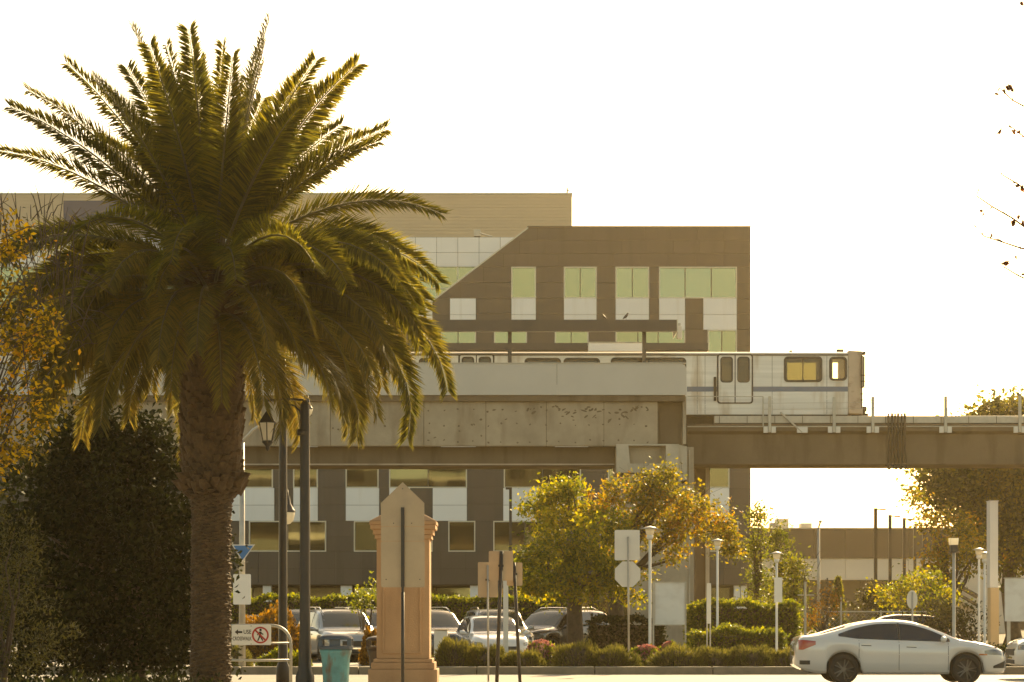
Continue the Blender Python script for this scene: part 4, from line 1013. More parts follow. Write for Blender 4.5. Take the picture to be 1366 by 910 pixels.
def mound(name, label, px, D, wpx, top, lm, nb, blade, seed, group=None, bottom=0.12, dep=None, cat='shrub', thin=0.14, upb=0.7):
    """a rounded shrub: twiggy core dome and blades or leaves over it"""
    r = np.random.default_rng(seed); w_ = wpx*D/F; h = Z(top, D)-bottom; dp = dep or w_*0.85
    c = np.array([X(px, D), D, bottom]); t = thing(name, label, cat, tuple(c), group)
    cm = MB(); n = 14
    for i in range(6):
        e = i/5*math.pi/2
        for k in range(n):
            a = 2*math.pi*k/n; s = 0.80*random.uniform(0.92, 1.05)
            cm.v.append((c[0]+w_*s*math.cos(e)**0.6*math.cos(a), c[1]+dp*s*math.cos(e)**0.6*math.sin(a), c[2]+h*s*math.sin(e)))
    for i in range(5):
        for k in range(n): cm.f.append((i*n+k, i*n+(k+1) % n, (i+1)*n+(k+1) % n, (i+1)*n+k))
    cm.build('branches', MT['bark'], t, True)
    d = unit(r.normal(size=(nb, 3))); d[:, 2] = np.abs(d[:, 2])
    bumps = 1 + 0.09*np.sin(d[:, 0]*7+seed) + 0.07*np.sin(d[:, 1]*9+d[:, 0]*4)
    rad = (r.uniform(0.74, 1.0, nb)*bumps)[:, None]
    pts = c + np.sign(d)*np.abs(d)**np.array([0.85, 0.85, 0.9])*rad*np.array([w_, dp, h])
    dirs = d + np.array([0, 0, upb])
    quads_mesh('foliage', leaf_quads(pts, blade, thin, dirs, 0.55, 0, r), LF[lm], t)
    return t
mounds = [(604,62.6,28,852,'round clipped shrub just right of the tan pillar'), (648,62.8,32,860,'low feathery shrub below the white parked hatchback'), (700,62.5,30,868,'low loose shrub in front of the pink flowers'), (772,62.7,38,856,'biggest rounded shrub below the yellow-green tree'),
          (818,62.5,36,863,'spreading low shrub below the octagonal sign'), (905,62.6,40,862,'low spreading shrub below the blank white board'), (950,62.8,36,864,'bushy low shrub right of the pier foot'), (1000,62.6,36,862,'thick low shrub below the lower clipped hedge'), (1042,62.8,34,866,'low shrub just behind the tail of the white sedan')]
for i, (a, D, w_, tp, lab) in enumerate(mounds):
    mound('low_shrub', lab, a, D, w_, tp, 'grass', 3400, 0.15, 60+i, 'low shrubs behind the kerb')
for i, (a, D, w_, tp, lab) in enumerate([(722,63.8,26,855,'pink flowering shrub in front of the parked dark car'), (862,63.8,26,861,'pink flowering shrub between the octagonal sign and the lamp post'), (893,63.9,16,857,'small pink flowering shrub at the lamp post foot')]):
    f = mound('flowering_shrub', lab, a, D, w_, tp+2, 'hedge', 1100, 0.13, 80+i, 'pink flowering shrubs', thin=0.5)
    r = np.random.default_rng(90+i); d = unit(r.normal(size=(420, 3))); d[:, 2] = np.abs(d[:, 2])*0.9+0.35; d = unit(d)
    pts = np.array([X(a,D), D, 0.12]) + d*1.02*np.array([w_*D/F, w_*D/F*0.85, Z(tp,D)-0.12])
    quads_mesh('blossoms', leaf_quads(pts, 0.085, 0.9, d, 0.8, 0, r), LF['pink'], f)['kind'] = 'stuff'
mound('rusty_shrub', 'rounded rust-coloured clipped shrub above the crossing barrier', 364, 69.5, 48, 811, 'rust', 5200, 0.12, 101, None, thin=0.55, dep=1.0)
mound('round_shrub', 'dark round shrub left of the crossing barrier post', 316, 63.2, 20, 862, 'grass', 2200, 0.13, 102, None)
mound('green_shrub', 'low leafy green shrub under the crossing barrier sign', 380, 64.0, 34, 866, 'hedge', 2600, 0.12, 103, None, thin=0.5)
mound('brown_shrub', 'small rusty shrub hugging the left side of the tan pillar', 494, 66, 14, 838, 'rust', 1400, 0.12, 104, None, thin=0.5)
gcov = MB()
r = np.random.default_rng(120); k = 4500
px_ = r.uniform(-60, 300, k); D_ = r.uniform(38, 46, k)
pts = np.stack([X(px_, D_), D_, 0.15 + np.abs(r.normal(0, 0.12, k)) + 0.08*np.sin(px_*0.05)**2], 1)
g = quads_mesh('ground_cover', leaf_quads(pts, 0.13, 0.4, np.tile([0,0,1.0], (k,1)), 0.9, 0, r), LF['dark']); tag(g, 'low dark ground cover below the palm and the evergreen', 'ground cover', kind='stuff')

# ------------------------------------------------------------------ street furniture
def plate(poly, D, th=0.012):
    return MB().prism(poly, D, D+th)
def rect(x0, x1, y0, y1, D): return [(X(x0,D), Z(y1,D)), (X(x1,D), Z(y1,D)), (X(x1,D), Z(y0,D)), (X(x0,D), Z(y0,D))]
def rrpx(x0, x1, y0, y1, D, r=0.05): return rrect(X(x0,D), X(x1,D), Z(y1,D), Z(y0,D), r)

# crossing barrier with its sign
DBR = 44.5
br = thing('crossing_barrier', 'bent steel tube pedestrian barrier behind the palm trunk', 'barrier', (X(340,DBR), DBR, 0.15))
def arc_end(y, xe, rpx, down):
    pts = [P(288, y, DBR), P(xe-rpx, y, DBR)]
    for k in range(1, 8):
        a = k/7*math.pi/2; pts.append(P(xe-rpx+rpx*math.sin(a), y+rpx*(1-math.cos(a)), DBR))
    pts.append(Vector((X(xe,DBR), DBR, down))); return pts
MB().tube(arc_end(834.5, 388, 25, 0.15), 0.028, 10).build('top_rail', MT['galv'], br, True)
MB().tube([P(288, 858, DBR), P(386.5, 858, DBR)], 0.018, 8).build('rail', MT['galv'], br, True)
MB().tube([P(288, 881, DBR), P(388, 881, DBR)], 0.022, 8).build('rail', MT['galv'], br, True)
MB().tube([P(288, 834.5, DBR), Vector((X(288,DBR), DBR, 0.15))], 0.028, 10).build('post', MT['galv'], br, True)
sg = thing('crossing_sign', 'small white USE CROSSWALK sign with red no-walking symbol', 'sign', P(335, 861, DBR-0.05))
DSG = DBR-0.05
MB().prism(rrpx(309, 361.5, 833.5, 860.5, DSG, 0.02), DSG, DSG+0.012).build('plate', MT['signwhite'], sg)
def flat(poly, name, m, parent, D, dy=0.004):
    return MB().prism(poly, D-dy, D).build(name, m, parent)
def text(s, px, py, hpx, D, parent, m, sx_=1.0):
    c = bpy.data.curves.new('writing', 'FONT'); c.body = s; c.size = 1.0; c.align_x = 'CENTER'; c.align_y = 'CENTER'; c.offset = 0.012
    o = bpy.data.objects.new('writing_tmp', c); COL.objects.link(o)
    bpy.context.view_layer.update()
    me = bpy.data.meshes.new_from_object(o.evaluated_get(bpy.context.evaluated_depsgraph_get()))
    bpy.data.objects.remove(o)
    sc_ = hpx*D/F/0.70
    p = P(px, py, D); l = LOC[parent]
    for v in me.vertices: v.co = Vector((v.co.x*sc_*sx_ + p.x - l.x, D - 0.004 - l.y + v.co.z, v.co.y*sc_ + p.z - l.z))
    me.materials.clear(); me.materials.append(m); me.name = 'writing'
    return link(bpy.data.objects.new('writing', me), parent)
text('USE', 330.0, 843.2, 5.4, DSG, sg, MT['ink'], 0.82)
text('CROSSWALK', 323.0, 852.2, 5.0, DSG, sg, MT['ink'], 0.60)
ar = [(313.2,843.2),(317.5,839.6),(317.5,842.0),(323.2,842.0),(323.2,844.6),(317.5,844.6),(317.5,846.9)]
flat([(X(a,DSG), Z(b,DSG)) for a, b in ar][::-1][::-1], 'arrow', MT['ink'], sg, DSG)
def circ(cx0, cy0, r, n=28): return [(X(cx0,DSG)+r*DSG/F*math.cos(2*math.pi*k/n), Z(cy0,DSG)+r*DSG/F*math.sin(2*math.pi*k/n)) for k in range(n)]
MB().ring(circ(347.3, 847.3, 11.2), circ(347.3, 847.3, 9.0), DSG-0.006, DSG).build('prohibition_ring', MT['red'], sg)
def bar(x0,y0,x1,y1,wd): 
    dx, dy = x1-x0, y1-y0; l = math.hypot(dx,dy); nx, ny = -dy/l*wd/2, dx/l*wd/2
    q = [(x0+nx,y0+ny),(x1+nx,y1+ny),(x1-nx,y1-ny),(x0-nx,y0-ny)]; return [(X(a,DSG), Z(b,DSG)) for a, b in q]
fig = MB()
for b_ in (bar(347.2,842.6,346.8,849.0,3.4), bar(346.8,848.2,343.8,855,1.8), bar(347,848.2,350.6,854.8,1.8), bar(346.5,843.6,343.2,847.4,1.4), bar(347.6,843.6,351.2,846.6,1.4)): fig.prism(b_, DSG-0.003, DSG)
fig.prism(circ(347.6, 840.4, 1.7, 12), DSG-0.0035, DSG)
fig.build('walking_figure', MT['ink'], sg)
MB().prism(bar(340.4,840.6,354.2,854.2,2.2), DSG-0.0075, DSG).build('prohibition_bar', MT['red'], sg)
for a, b in ((335, 835.2), (335, 859.2)): MB().prism(circ(a, b, 0.6, 8), DSG-0.006, DSG).build('bolt', MT['ink'], sg)

# litter bins
def bin_(px, D, label, bodym, lidm, dark=False):
    t = thing('litter_bin', label, 'litter bin', (X(px,D), D, 0.15), 'litter bins by the tan pillar')
    s = D/F; c = Vector((X(px,D), D, 0)); zl = Z(866, D)
    n = 14; prof = [(0.19,0.17),(0.205,0.2),(0.215,0.5),(0.235,zl-0.14),(0.262,zl-0.05),(0.262,zl)]
    def sq(mb, prof):
        # rounded-square section
        b = len(mb.v); k4 = 24
        for r_, z in prof:
            for k in range(k4):
                a = 2*math.pi*k/k4; e = 4.0; f = (abs(math.cos(a))**e + abs(math.sin(a))**e)**(-1/e)
                mb.v.append((c.x+r_*f*math.cos(a), c.y+r_*f*math.sin(a), z))
        for i in range(len(prof)-1):
            for k in range(k4): mb.f.append((b+i*k4+k, b+i*k4+(k+1) % k4, b+(i+1)*k4+(k+1) % k4, b+(i+1)*k4+k))
        mb.f.append(tuple(b+k for k in range(k4-1,-1,-1))); mb.f.append(tuple(b+(len(prof)-1)*k4+k for k in range(k4)))
    m = MB(); sq(m, prof); m.build('body', bodym, t, True)
    m = MB(); sq(m, [(0.285,zl),(0.29,zl+0.05),(0.28,zl+0.055)]); m.build('rim', lidm, t)
    for sx_ in (-1, 1):
        for sy in (-1, 1): MB().box(c.x+sx_*0.24-0.035, c.x+sx_*0.24+0.035, c.y+sy*0.2-0.035, c.y+sy*0.2+0.035, zl+0.05, zl+0.17).build('hood_post', lidm, t)
    MB().box(c.x-0.09, c.x+0.09, c.y-0.24, c.y-0.2, zl+0.05, zl+0.17).build('flap', lidm, t)
    m = MB(); sq(m, [(0.292,zl+0.16),(0.29,zl+0.185),(0.25,zl+0.22),(0.16,zl+0.245),(0.03,zl+0.255)]); m.build('hood', lidm, t, True)
bin_(448, 40.5, 'teal painted litter bin with rust streaks and dark hood', MT['teal'], MT['lid'])
bin_(509, 45.6, 'dark brown litter bin half hidden by the tan pillar', MT['dark'], MT['dark'])

# tan pillar
DPL = 43.5
pl = thing('entrance_pillar', 'tall tan stucco pillar with moulded capital and pyramid cap', 'pillar', (X(537,DPL), DPL+0.5, 0.15))
c0 = Vector((X(537.5,DPL), DPL+0.5, 0)); pxm = DPL/F
def sqb(h0, z0, z1, name, m=MT['stucco'], h1=None, bv=0.012):
    h1 = h1 if h1 is not None else h0
    p4 = [(c0.x-h0, c0.y-h0), (c0.x+h0, c0.y-h0), (c0.x+h0, c0.y+h0), (c0.x-h0, c0.y+h0)]
    return MB().vprism(p4, z0, z1, h1/h0, (c0.x, c0.y)).build(name, m, pl, bevel=bv)
hz_ = lambda py: Z(py, DPL)
sqb(0.62, 0.15, hz_(893), 'plinth'); sqb(0.57, hz_(893)+0.001, hz_(884), 'plinth_step'); sqb(0.53, hz_(884)+0.001, hz_(879), 'plinth_step')
sqb(0.475, hz_(879)+0.001, hz_(719), 'shaft')
sqb(0.51, hz_(719)+0.001, hz_(713), 'moulding'); sqb(0.54, hz_(713)+0.001, hz_(706), 'moulding'); sqb(0.585, hz_(706)+0.001, hz_(700), 'moulding'); sqb(0.60, hz_(700)+0.001, hz_(695), 'cornice')
sqb(0.60, hz_(695)+0.001, hz_(672), 'cap', h1=0.05)
fo = [(c0.x-0.37, hz_(872)), (c0.x+0.33, hz_(872)), (c0.x+0.33, hz_(730)), (c0.x-0.37, hz_(730))]
fi = [(c0.x-0.335, hz_(870)), (c0.x+0.295, hz_(870)), (c0.x+0.295, hz_(732)), (c0.x-0.335, hz_(732))]
fj = [(x_+ (0.02 if x_ < c0.x else -0.02), z_) for x_, z_ in fi]
MB().ring(fo, fi, c0.y-0.475-0.03, c0.y-0.470).build('panel_moulding', MT['stucco'], pl, bevel=0.008)

# school-type sign, seen from behind, in front of the pillar
def post(t, px0, py0, px1, D, wpx, m, z=0.15, py1=None):
    a = P(px0, py0, D); b = Vector((X(px1,D), D, z))
    return MB().tube([b, a], wpx/2*D/F, 8).build('post', m, t, True)
D5 = 40.0
s5 = thing('pentagon_sign', 'pentagon sign with two plates below it, seen from behind before the pillar', 'sign', (X(537,D5), D5, 0.15))
MB().prism([(X(508,D5), Z(702,D5)), (X(566,D5), Z(702,D5)), (X(566,D5), Z(671,D5)), (X(537,D5), Z(643,D5)), (X(508,D5), Z(671,D5))], D5+0.03, D5+0.036).build('plate', MT['signback'], s5)
MB().prism(rrpx(508, 566, 702.6, 721.6, D5, 0.02), D5+0.032, D5+0.038).build('plate', MT['signback'], s5)
MB().prism(rrpx(508, 566.5, 722.2, 783.5, D5, 0.03), D5+0.03, D5+0.036).build('plate', MT['signback'], s5)
MB().box(X(535,D5), X(539.4,D5), D5-0.02, D5+0.028, Z(783,D5), Z(677,D5)).build('bracket', MT['black'], s5)
post(s5, 537.3, 790, 537.3, D5, 4.4, MT['black'])
MB().box(X(535.5,D5), X(539,D5), D5-0.015, D5+0.02, 0.15, Z(783,D5)).build('post', MT['black'], s5)
for a, b in ((537,652), (525,698), (549,698), (515,773), (560,773)): MB().box(X(a,D5)-0.008, X(a,D5)+0.008, D5+0.018, D5+0.029, Z(b,D5)-0.008, Z(b,D5)+0.008).build('bolt', MT['black'], s5)

def back_sign(label, boards, px0, px1, D, wpx, m_post, top, z=0.15, sm='signback', group='signs seen from behind'):
    t = thing('street_sign', label, 'sign', (X(px1,D), D, z), group)
    for (a, b, c, d) in boards: MB().prism(rrpx(a, b, c, d, D, 0.025), D+0.04, D+0.047).build('plate', MT[sm], t)
    post(t, px0, top, px1, D, wpx, MT[m_post], z)
    for (a, b, c, d) in boards: MB().box(X((a+b)/2,D)-0.05, X((a+b)/2,D)+0.05, D-0.01, D+0.039, Z((c+d)/2,D)-0.02, Z((c+d)/2,D)+0.02).build('bracket', MT['black'], t)
    return t
back_sign('larger back-turned sign on a slightly leaning dark post, centre of three', [(652,684.5,735,774.5)], 669, 662.5, 46.0, 5.0, 'black', 735.5)
back_sign('small back-turned sign on the right-hand leaning dark post', [(676,697,750.5,781.5)], 685.5, 694, 46.5, 4.4, 'black', 750.5)
back_sign('orange-tinged back-turned sign left of the three, on thin post', [(637.5,664,750,797)], 650.5, 651.5, 50.0, 2.6, 'galv', 754)
t = thing('white_post', 'plain pale steel post standing between the leaning signs', 'post', (X(674.5,64), 64, 0.13))
MB().box(X(671.2,64), X(678,64), 64, 64.14, 0.13, Z(775,64)).build('shaft', MT['signpale'], t); MB().box(X(670.8,64), X(678.4,64), 63.99, 64.15, Z(775,64)+0.002, Z(774,64)).build('cap', MT['galv'], t)
D8 = 66.5
t = thing('octagon_sign', 'octagonal sign below a square one, both seen from behind', 'sign', (X(838,D8), D8, 0.13))
MB().prism(rrpx(820, 853.5, 707, 747.5, D8, 0.04), D8+0.03, D8+0.036).build('plate', MT['signpale'], t)
oc = [(X(837.3,D8)+18.4*D8/F*math.cos(R(22.5+45*k)), Z(766,D8)+18.4*D8/F*math.sin(R(22.5+45*k))) for k in range(8)]
MB().prism(oc, D8+0.03, D8+0.036).build('plate', MT['signpale'], t)
post(t, 837.8, 716, 839, D8, 2.6, MT['galv'], 0.13)
t = thing('narrow_sign', 'narrow tall pale sign edge-on with two thin posts', 'sign', (X(946,69), 69, 0.13))
MB().prism(rrpx(943, 948.5, 778, 832, 69, 0.02), 69, 69.03).build('plate', MT['signpale'], t)
for a in (943.3, 947.6): MB().tube([Vector((X(a,69), 69.06, 0.13)), P(a, 786, 69.06)], 0.02, 6).build('post', MT['galv'], t)
t = thing('notice_board', 'blank pale notice board on two posts in front of the pier', 'board', (X(894,74), 74, 0.02))
MB().box(X(873.5,74), X(914.5,74), 74, 74.06, Z(833.5,74), Z(777,74)).build('panel', MT['board'], t)
MB().ring(rect(872.6,915.4,776.2,834.3,74), rect(874,914,777.6,833,74), 73.97, 74.08).build('frame', MT['galv'], t)
for a in (871.6, 914.6): MB().box(X(a,74)-0.025, X(a,74)+0.025, 74.0, 74.06, 0.02, Z(776,74)).build('post', MT['galv'], t)
t = thing('billboard', 'large blank grey board on posts at the right edge', 'board', (X(1375,70), 70, 0.02))
MB().box(X(1341,70), X(1430,70), 70, 70.1, Z(829,70), Z(772,70)).build('panel', MT['board'], t)
MB().box(X(1340,70), X(1431,70), 69.98, 70.12, Z(772,70)+0.002, Z(770.6,70)).build('top_cap', MT['galv'], t)
for a in (1346, 1420): MB().box(X(a,70)-0.05, X(a,70)+0.05, 70.03, 70.08, 0.02, Z(829,70)).build('post', MT['galv'], t)
t = thing('sign_pylon', 'tall slim white pylon with orange-lit lower part at right', 'pylon', (X(1327,72), 72, 0.02))
MB().box(X(1320.5,72), X(1331.5,72), 72, 72.5, Z(784,72), Z(669,72)).build('upper_shaft', MT['pyl'], t, bevel=0.01)
MB().box(X(1321.5,72), X(1333,72), 72.02, 72.48, 0.02, Z(784,72)-0.002).build('lower_shaft', MT['pyl2'], t, bevel=0.01)
MB().box(X(1320,72), X(1332,72), 71.97, 72.53, Z(669,72)+0.002, Z(667.8,72)).build('cap', MT['pyl'], t)
D9 = 76.0
t = thing('round_sign', 'round-cornered sign seen from behind above the dark parked car', 'sign', (X(1217,D9), D9, 0.02))
el = [(X(1217,D9)+7.2*D9/F*math.cos(2*math.pi*k/20), Z(800,D9)+12.5*D9/F*math.sin(2*math.pi*k/20)) for k in range(20)]
MB().prism(el, D9+0.03, D9+0.04).build('plate', MT['signpale'], t); post(t, 1217, 790, 1217, D9, 2.4, MT['galv'], 0.02)
# tall grey pole with blue and white signs behind the evergreen
DG2 = 58.0
t = thing('grey_pole', 'grey pole with blue triangle and blank white sign beside the palm trunk', 'pole', (X(323,DG2), DG2, 0.13))
MB().tube([Vector((X(323,62), 62.0, 0.13)), Vector((X(323,62), 62.0, Z(588,62)))], [0.09, 0.06], 10).build('shaft', MT['galv'], t, True)
MB().tube([P(323, 590, 62), P(338, 573, 62), P(356, 562, 62)], [0.05, 0.035, 0.03], 6).build('arm', MT['galv'], t, True)
MB().prism([(X(309,61.8), Z(726.5,61.8)), (X(323.5,61.8), Z(749.5,61.8)), (X(340,61.8), Z(726.5,61.8))], 61.8, 61.82).build('triangle_plate', MT['signpale'], t)
MB().prism([(X(311.5,61.78), Z(728,61.78)), (X(323.5,61.78), Z(747,61.78)), (X(337.5,61.78), Z(728,61.78))], 61.785, 61.798).build('triangle_face', MT['blue'], t)
MB().prism(rrpx(311, 334.5, 766, 806.5, 61.8, 0.03), 61.8, 61.82).build('white_plate', MT['signwhite'], t)

# dark lamp posts with lanterns
def lantern(t, p, s):
    """hexagonal lantern hanging below p"""
    z = p.z
    def hexp(r_): return [(p.x + r_*math.cos(R(30+60*k)), p.y + r_*math.sin(R(30+60*k))) for k in range(6)]
    MB().vprism(hexp(0.24*s), z-0.30*s, z-0.02*s, 0.22, (p.x, p.y)).build('lantern_roof', MT['black'], t)
    MB().vprism(hexp(0.27*s), z-0.335*s, z-0.302*s, 1.0, (p.x, p.y)).build('lantern_rim', MT['black'], t)
    MB().vprism(hexp(0.135*s), z-0.82*s, z-0.337*s, 0.235/0.135, (p.x, p.y)).build('lantern_glass', MT['frost'], t)
    for k in range(6):
        a = R(30+60*k); c, s_ = math.cos(a), math.sin(a)
        MB().tube([(p.x+0.14*s*c, p.y+0.14*s*s_, z-0.82*s), (p.x+0.245*s*c, p.y+0.245*s*s_, z-0.335*s)], 0.016*s, 5).build('lantern_bar', MT['black'], t)
    MB().lathe([(0.15*s, z-0.82*s), (0.16*s, z-0.86*s), (0.10*s, z-0.92*s), (0.05*s, z-0.98*s), (0.06*s, z-1.03*s), (0.02*s, z-1.10*s)], p.x, p.y, 10).build('lantern_base', MT['black'], t, True)
    MB().lathe([(0.03*s, z-0.04*s), (0.045*s, z+0.02*s), (0.02*s, z+0.10*s)], p.x, p.y, 8).build('finial', MT['black'], t, True)
D6 = 41.0
t = thing('lantern_post', 'thick dark lamp post with a black lantern hanging from its arm', 'lamp post', (X(407,D6), D6, 0.15))
cx6 = X(406.8, D6)
MB().lathe([(0.16,0.15),(0.16,0.5),(0.115,0.62),(0.105,0.9),(0.09,1.4),(0.082,Z(560,D6)),(0.075,Z(540,D6)),(0.03,Z(534,D6))], cx6, D6, 14).build('shaft', MT['black'], t, True)
MB().lathe([(0.10,Z(581,D6)),(0.105,Z(577,D6)),(0.10,Z(573,D6))], cx6-0.03, D6, 10).build('collar', MT['black'], t, True)
lp_ = P(357, 548, D6)
MB().tube([P(405,533.5,D6), P(380,532.5,D6), P(357,534,D6)], [0.02,0.017,0.014], 8).build('arm', MT['black'], t, True)
MB().tube([P(404,562,D6), P(400,548,D6), P(392,541,D6), P(376,538,D6)], 0.016, 6).build('scroll', MT['black'], t, True)
MB().tube([P(357,534,D6), P(357,549,D6)], 0.012, 6).build('hanger', MT['black'], t)
lantern(t, lp_, 0.62)
D7 = 52.0
t = thing('street_pole', 'second dark pole further back with a half-lantern lamp', 'lamp post', (X(378,D7), D7, 0.15))
MB().lathe([(0.15,0.0),(0.15,0.4),(0.11,0.5),(0.092,1.2),(0.085,Z(545,D7)),(0.05,Z(470,D7))], X(377.6,D7), D7, 12).build('shaft', MT['black'], t, True)
MB().box(X(374,D7), X(381,D7), D7-0.12, D7+0.1, Z(565,D7), Z(556,D7)).build('clamp', MT['black'], t, bevel=0.02)
def bell_lamp(label, px, py, D, s, px_post, group='bell shaped street lamps', base=0.02):
    t = thing('bell_lamp', label, 'street lamp', (X(px_post,D), D, base), group)
    p = P(px, py, D)
    MB().lathe([(0.02*s,p.z+0.75*s),(0.04*s,p.z+0.55*s),(0.09*s,p.z+0.45*s),(0.12*s,p.z+0.25*s),(0.24*s,p.z+0.06*s),(0.29*s,p.z-0.02*s),(0.28*s,p.z-0.04*s)], p.x, p.y, 14).build('hood', MT['dark'], t, True)
    MB().lathe([(0.26*s,p.z-0.045*s),(0.25*s,p.z-0.16*s),(0.20*s,p.z-0.34*s),(0.10*s,p.z-0.44*s),(0.01*s,p.z-0.46*s)], p.x, p.y, 14).build('bowl', MT['frost'], t, True)
    MB().tube([(X(px_post,D),D,base), (X(px_post,D),D,p.z+0.5*s), (X(px_post,D),D,p.z+0.9*s), ((X(px_post,D)+p.x)/2,D,p.z+1.02*s), (p.x,D,p.z+0.72*s)], [0.06*s+0.02,0.05*s+0.01,0.03*s,0.025*s,0.02*s], 8).build('post', MT['galv'], t, True)
bell_lamp('bell-shaped street lamp with bright bowl seen beside the dark poles', 383.5, 682, 66, 0.78, 374.5)
bell_lamp('bright-bowled lamp peeking out left of the palm trunk', 236.5, 545, 60, 0.5, 246)
bell_lamp('small bright lamp just right of the thick dark lamp post top', 411, 545, 70, 0.5, 404)

# pedestrian disc-cap lamps
def disc_lamp(label, px, top, D, base=0.02, s=1.0, lean=0.0, style=0):
    t = thing('disc_lamp', label, 'street lamp', (X(px,D), D, base), 'disc-capped path lamps')
    x_ = X(px, D); z = Z(top, D)
    MB().lathe([(0.30*s,z-0.10*s),(0.31*s,z-0.085*s),(0.15*s,z-0.03*s),(0.05*s,z),(0.01*s,z+0.01)], x_, D, 16).build('cap', MT['galv'], t, True)
    MB().lathe([(0.10*s,z-0.32*s),(0.15*s,z-0.28*s),(0.17*s,z-0.105*s)], x_, D, 14).build('diffuser', MT['frost'], t, True)
    MB().lathe([(0.075*s,z-0.50*s),(0.12*s,z-0.44*s),(0.12*s,z-0.325*s)], x_, D, 12).build('collar', MT['signpale'], t, True)
    MB().lathe([(0.09*s,base),(0.09*s,base+0.12),(0.055*s,base+0.2),(0.05*s,z-0.50*s)], x_, D, 12).build('post', MT['signpale'], t, True)
    return t
disc_lamp('pale disc-capped lamp in front of the pier, nearest of its kind', 867, 702, 64.5, 0.13, 0.72)
disc_lamp('grey disc-capped lamp against the brown facade right of the pier', 957, 719, 73, 0.02, 0.66, style=1)
lt = disc_lamp('lit-looking disc-capped lamp above the tall square hedge', 1036, 736, 67, 0.13, 0.62)
disc_lamp('disc-capped lamp left of the white pylon', 1306, 731, 74, 0.02, 0.68)
disc_lamp('disc-capped lamp touching the white pylon', 1313.5, 736, 80, 0.02, 0.75, style=1)
t = thing('banner_sign', 'small blank white sign strapped to the hedge lamp', 'sign', P(1037, 804, 66.8))
MB().box(X(1033,66.8), X(1043.5,66.8), 66.8, 66.83, Z(803.5,66.8), Z(770.5,66.8)).build('plate', MT['signwhite'], t); MB().box(X(1030,66.8), X(1044,66.8), 66.83, 66.86, Z(772,66.8), Z(770.8,66.8)).build('strap', MT['galv'], t)
t = thing('box_lamp', 'square-headed street lamp before the orange tree', 'street lamp', (X(1272,78), 78, 0.02))
zt = Z(718, 78)
MB().vprism([(X(1267,78),77.85),(X(1277,78),77.85),(X(1277,78),78.15),(X(1267,78),78.15)], Z(727,78), zt, 1.12, (X(1272,78),78)).build('lamp_box', MT['frost'], t)
MB().vprism([(X(1267.5,78),77.86),(X(1276.5,78),77.86),(X(1276.5,78),78.14),(X(1267.5,78),78.14)], Z(737,78), Z(727,78)-0.003).build('housing', MT['dark'], t)
MB().lathe([(0.09,0.02),(0.06,0.2),(0.05,Z(737,78))], X(1272.5,78), 78, 10).build('post', MT['galv'], t, True)
# row of dark car-park lights
for i, (px, top, D) in enumerate(((1168,678,138),(1187.3,687,147),(1206.2,691,152),(1220.3,699.5,163),(1232,703.5,169))):
    lab = ('tallest and nearest', 'second', 'third', 'fourth', 'last and smallest')[i] + ' in the row of dark right-angle parking lights'
    t = thing('parking_light', lab, 'street lamp', (X(px,D), D, 0), 'row of parking lights')
    MB().box(X(px,D)-0.09, X(px,D)+0.09, D-0.09, D+0.09, 0, Z(top,D)).build('pole', MT['dark'], t)
    MB().box(X(px,D)+0.07, X(px+13.5,D), D-0.04, D+0.04, Z(top+2.2,D), Z(top+1.0,D)).build('arm', MT['dark'], t)
    MB().box(X(px+6.5,D), X(px+14,D), D-0.15, D+0.15, Z(top+2.9,D), Z(top+1.4,D)-0.03).build('lamp_head', MT['dark'], t, bevel=0.02)
t = thing('parking_light', 'lone dark light pole with curved head before the brown building', 'street lamp', (X(681,105), 105, 0), 'row of parking lights')
MB().box(X(681,105)-0.06, X(681,105)+0.06, 104.94, 105.06, 0, Z(651,105)).build('pole', MT['dark'], t); MB().box(X(674.5,105), X(683,105), 104.85, 105.15, Z(653,105), Z(650.2,105)).build('lamp_head', MT['dark'], t, bevel=0.02)
t = thing('camera_pole', 'thin grey pole topped by a small camera before the warehouse', 'pole', (X(1092,135), 135, 0))
MB().tube([(X(1092,135),135,0), P(1092, 704, 135)], [0.12, 0.07], 8).build('shaft', MT['galv'], t, True)
MB().tube([P(1092,704,135), P(1094.5,696,135)], 0.05, 6).box(X(1092.5,135), X(1096,135), 134.8, 135.1, Z(697,135), Z(694.5,135)).build('camera', MT['galv'], t)
# bollard-like fence posts and chain-link fence
t = thing('chain_link_fence', 'grey chain-link fence behind the white sedan', 'fence', (X(1175,97), 97, 0))
for a in (1100, 1122, 1175, 1245): MB().tube([(X(a,97),97,0), P(a, 814 if a != 1122 else 797, 97)], 0.035, 6).build('post', MT['galv'], t)
MB().tube([P(1100,816,97), P(1245,816,97)], 0.025, 6).build('top_rail', MT['galv'], t)
w_ = MB(); x0, x1, z1 = X(1100,97), X(1245,97), Z(816,97)
st_ = 0.16; k = x0 - z1
while k < x1:
    for s in (1, -1):
        a0, b0 = (k, 0.02) if s == 1 else (k + z1, 0.02); a1 = a0 + s*z1
        # clip to the fence field
        lo, hi = 0.0, 1.0
        if s == 1:
            lo = max(0, (x0-a0)/z1); hi = min(1, (x1-a0)/z1)
        else:
            lo = max(0, (a0-x1)/z1); hi = min(1, (a0-x0)/z1)
        if hi > lo:
            p0 = (a0+s*z1*lo, 97.0, 0.02+lo*(z1-0.02)); p1 = (a0+s*z1*hi, 97.0, 0.02+hi*(z1-0.02))
            w_.tube([p0, p1], 0.006, 3, False)
    k += st_
w_.build('mesh', MT['galv'], t)['kind'] = 'stuff'
t = thing('utility_post', 'grey utility post with crossarm left of the russet bush', 'post', (X(1074,86), 86, 0))
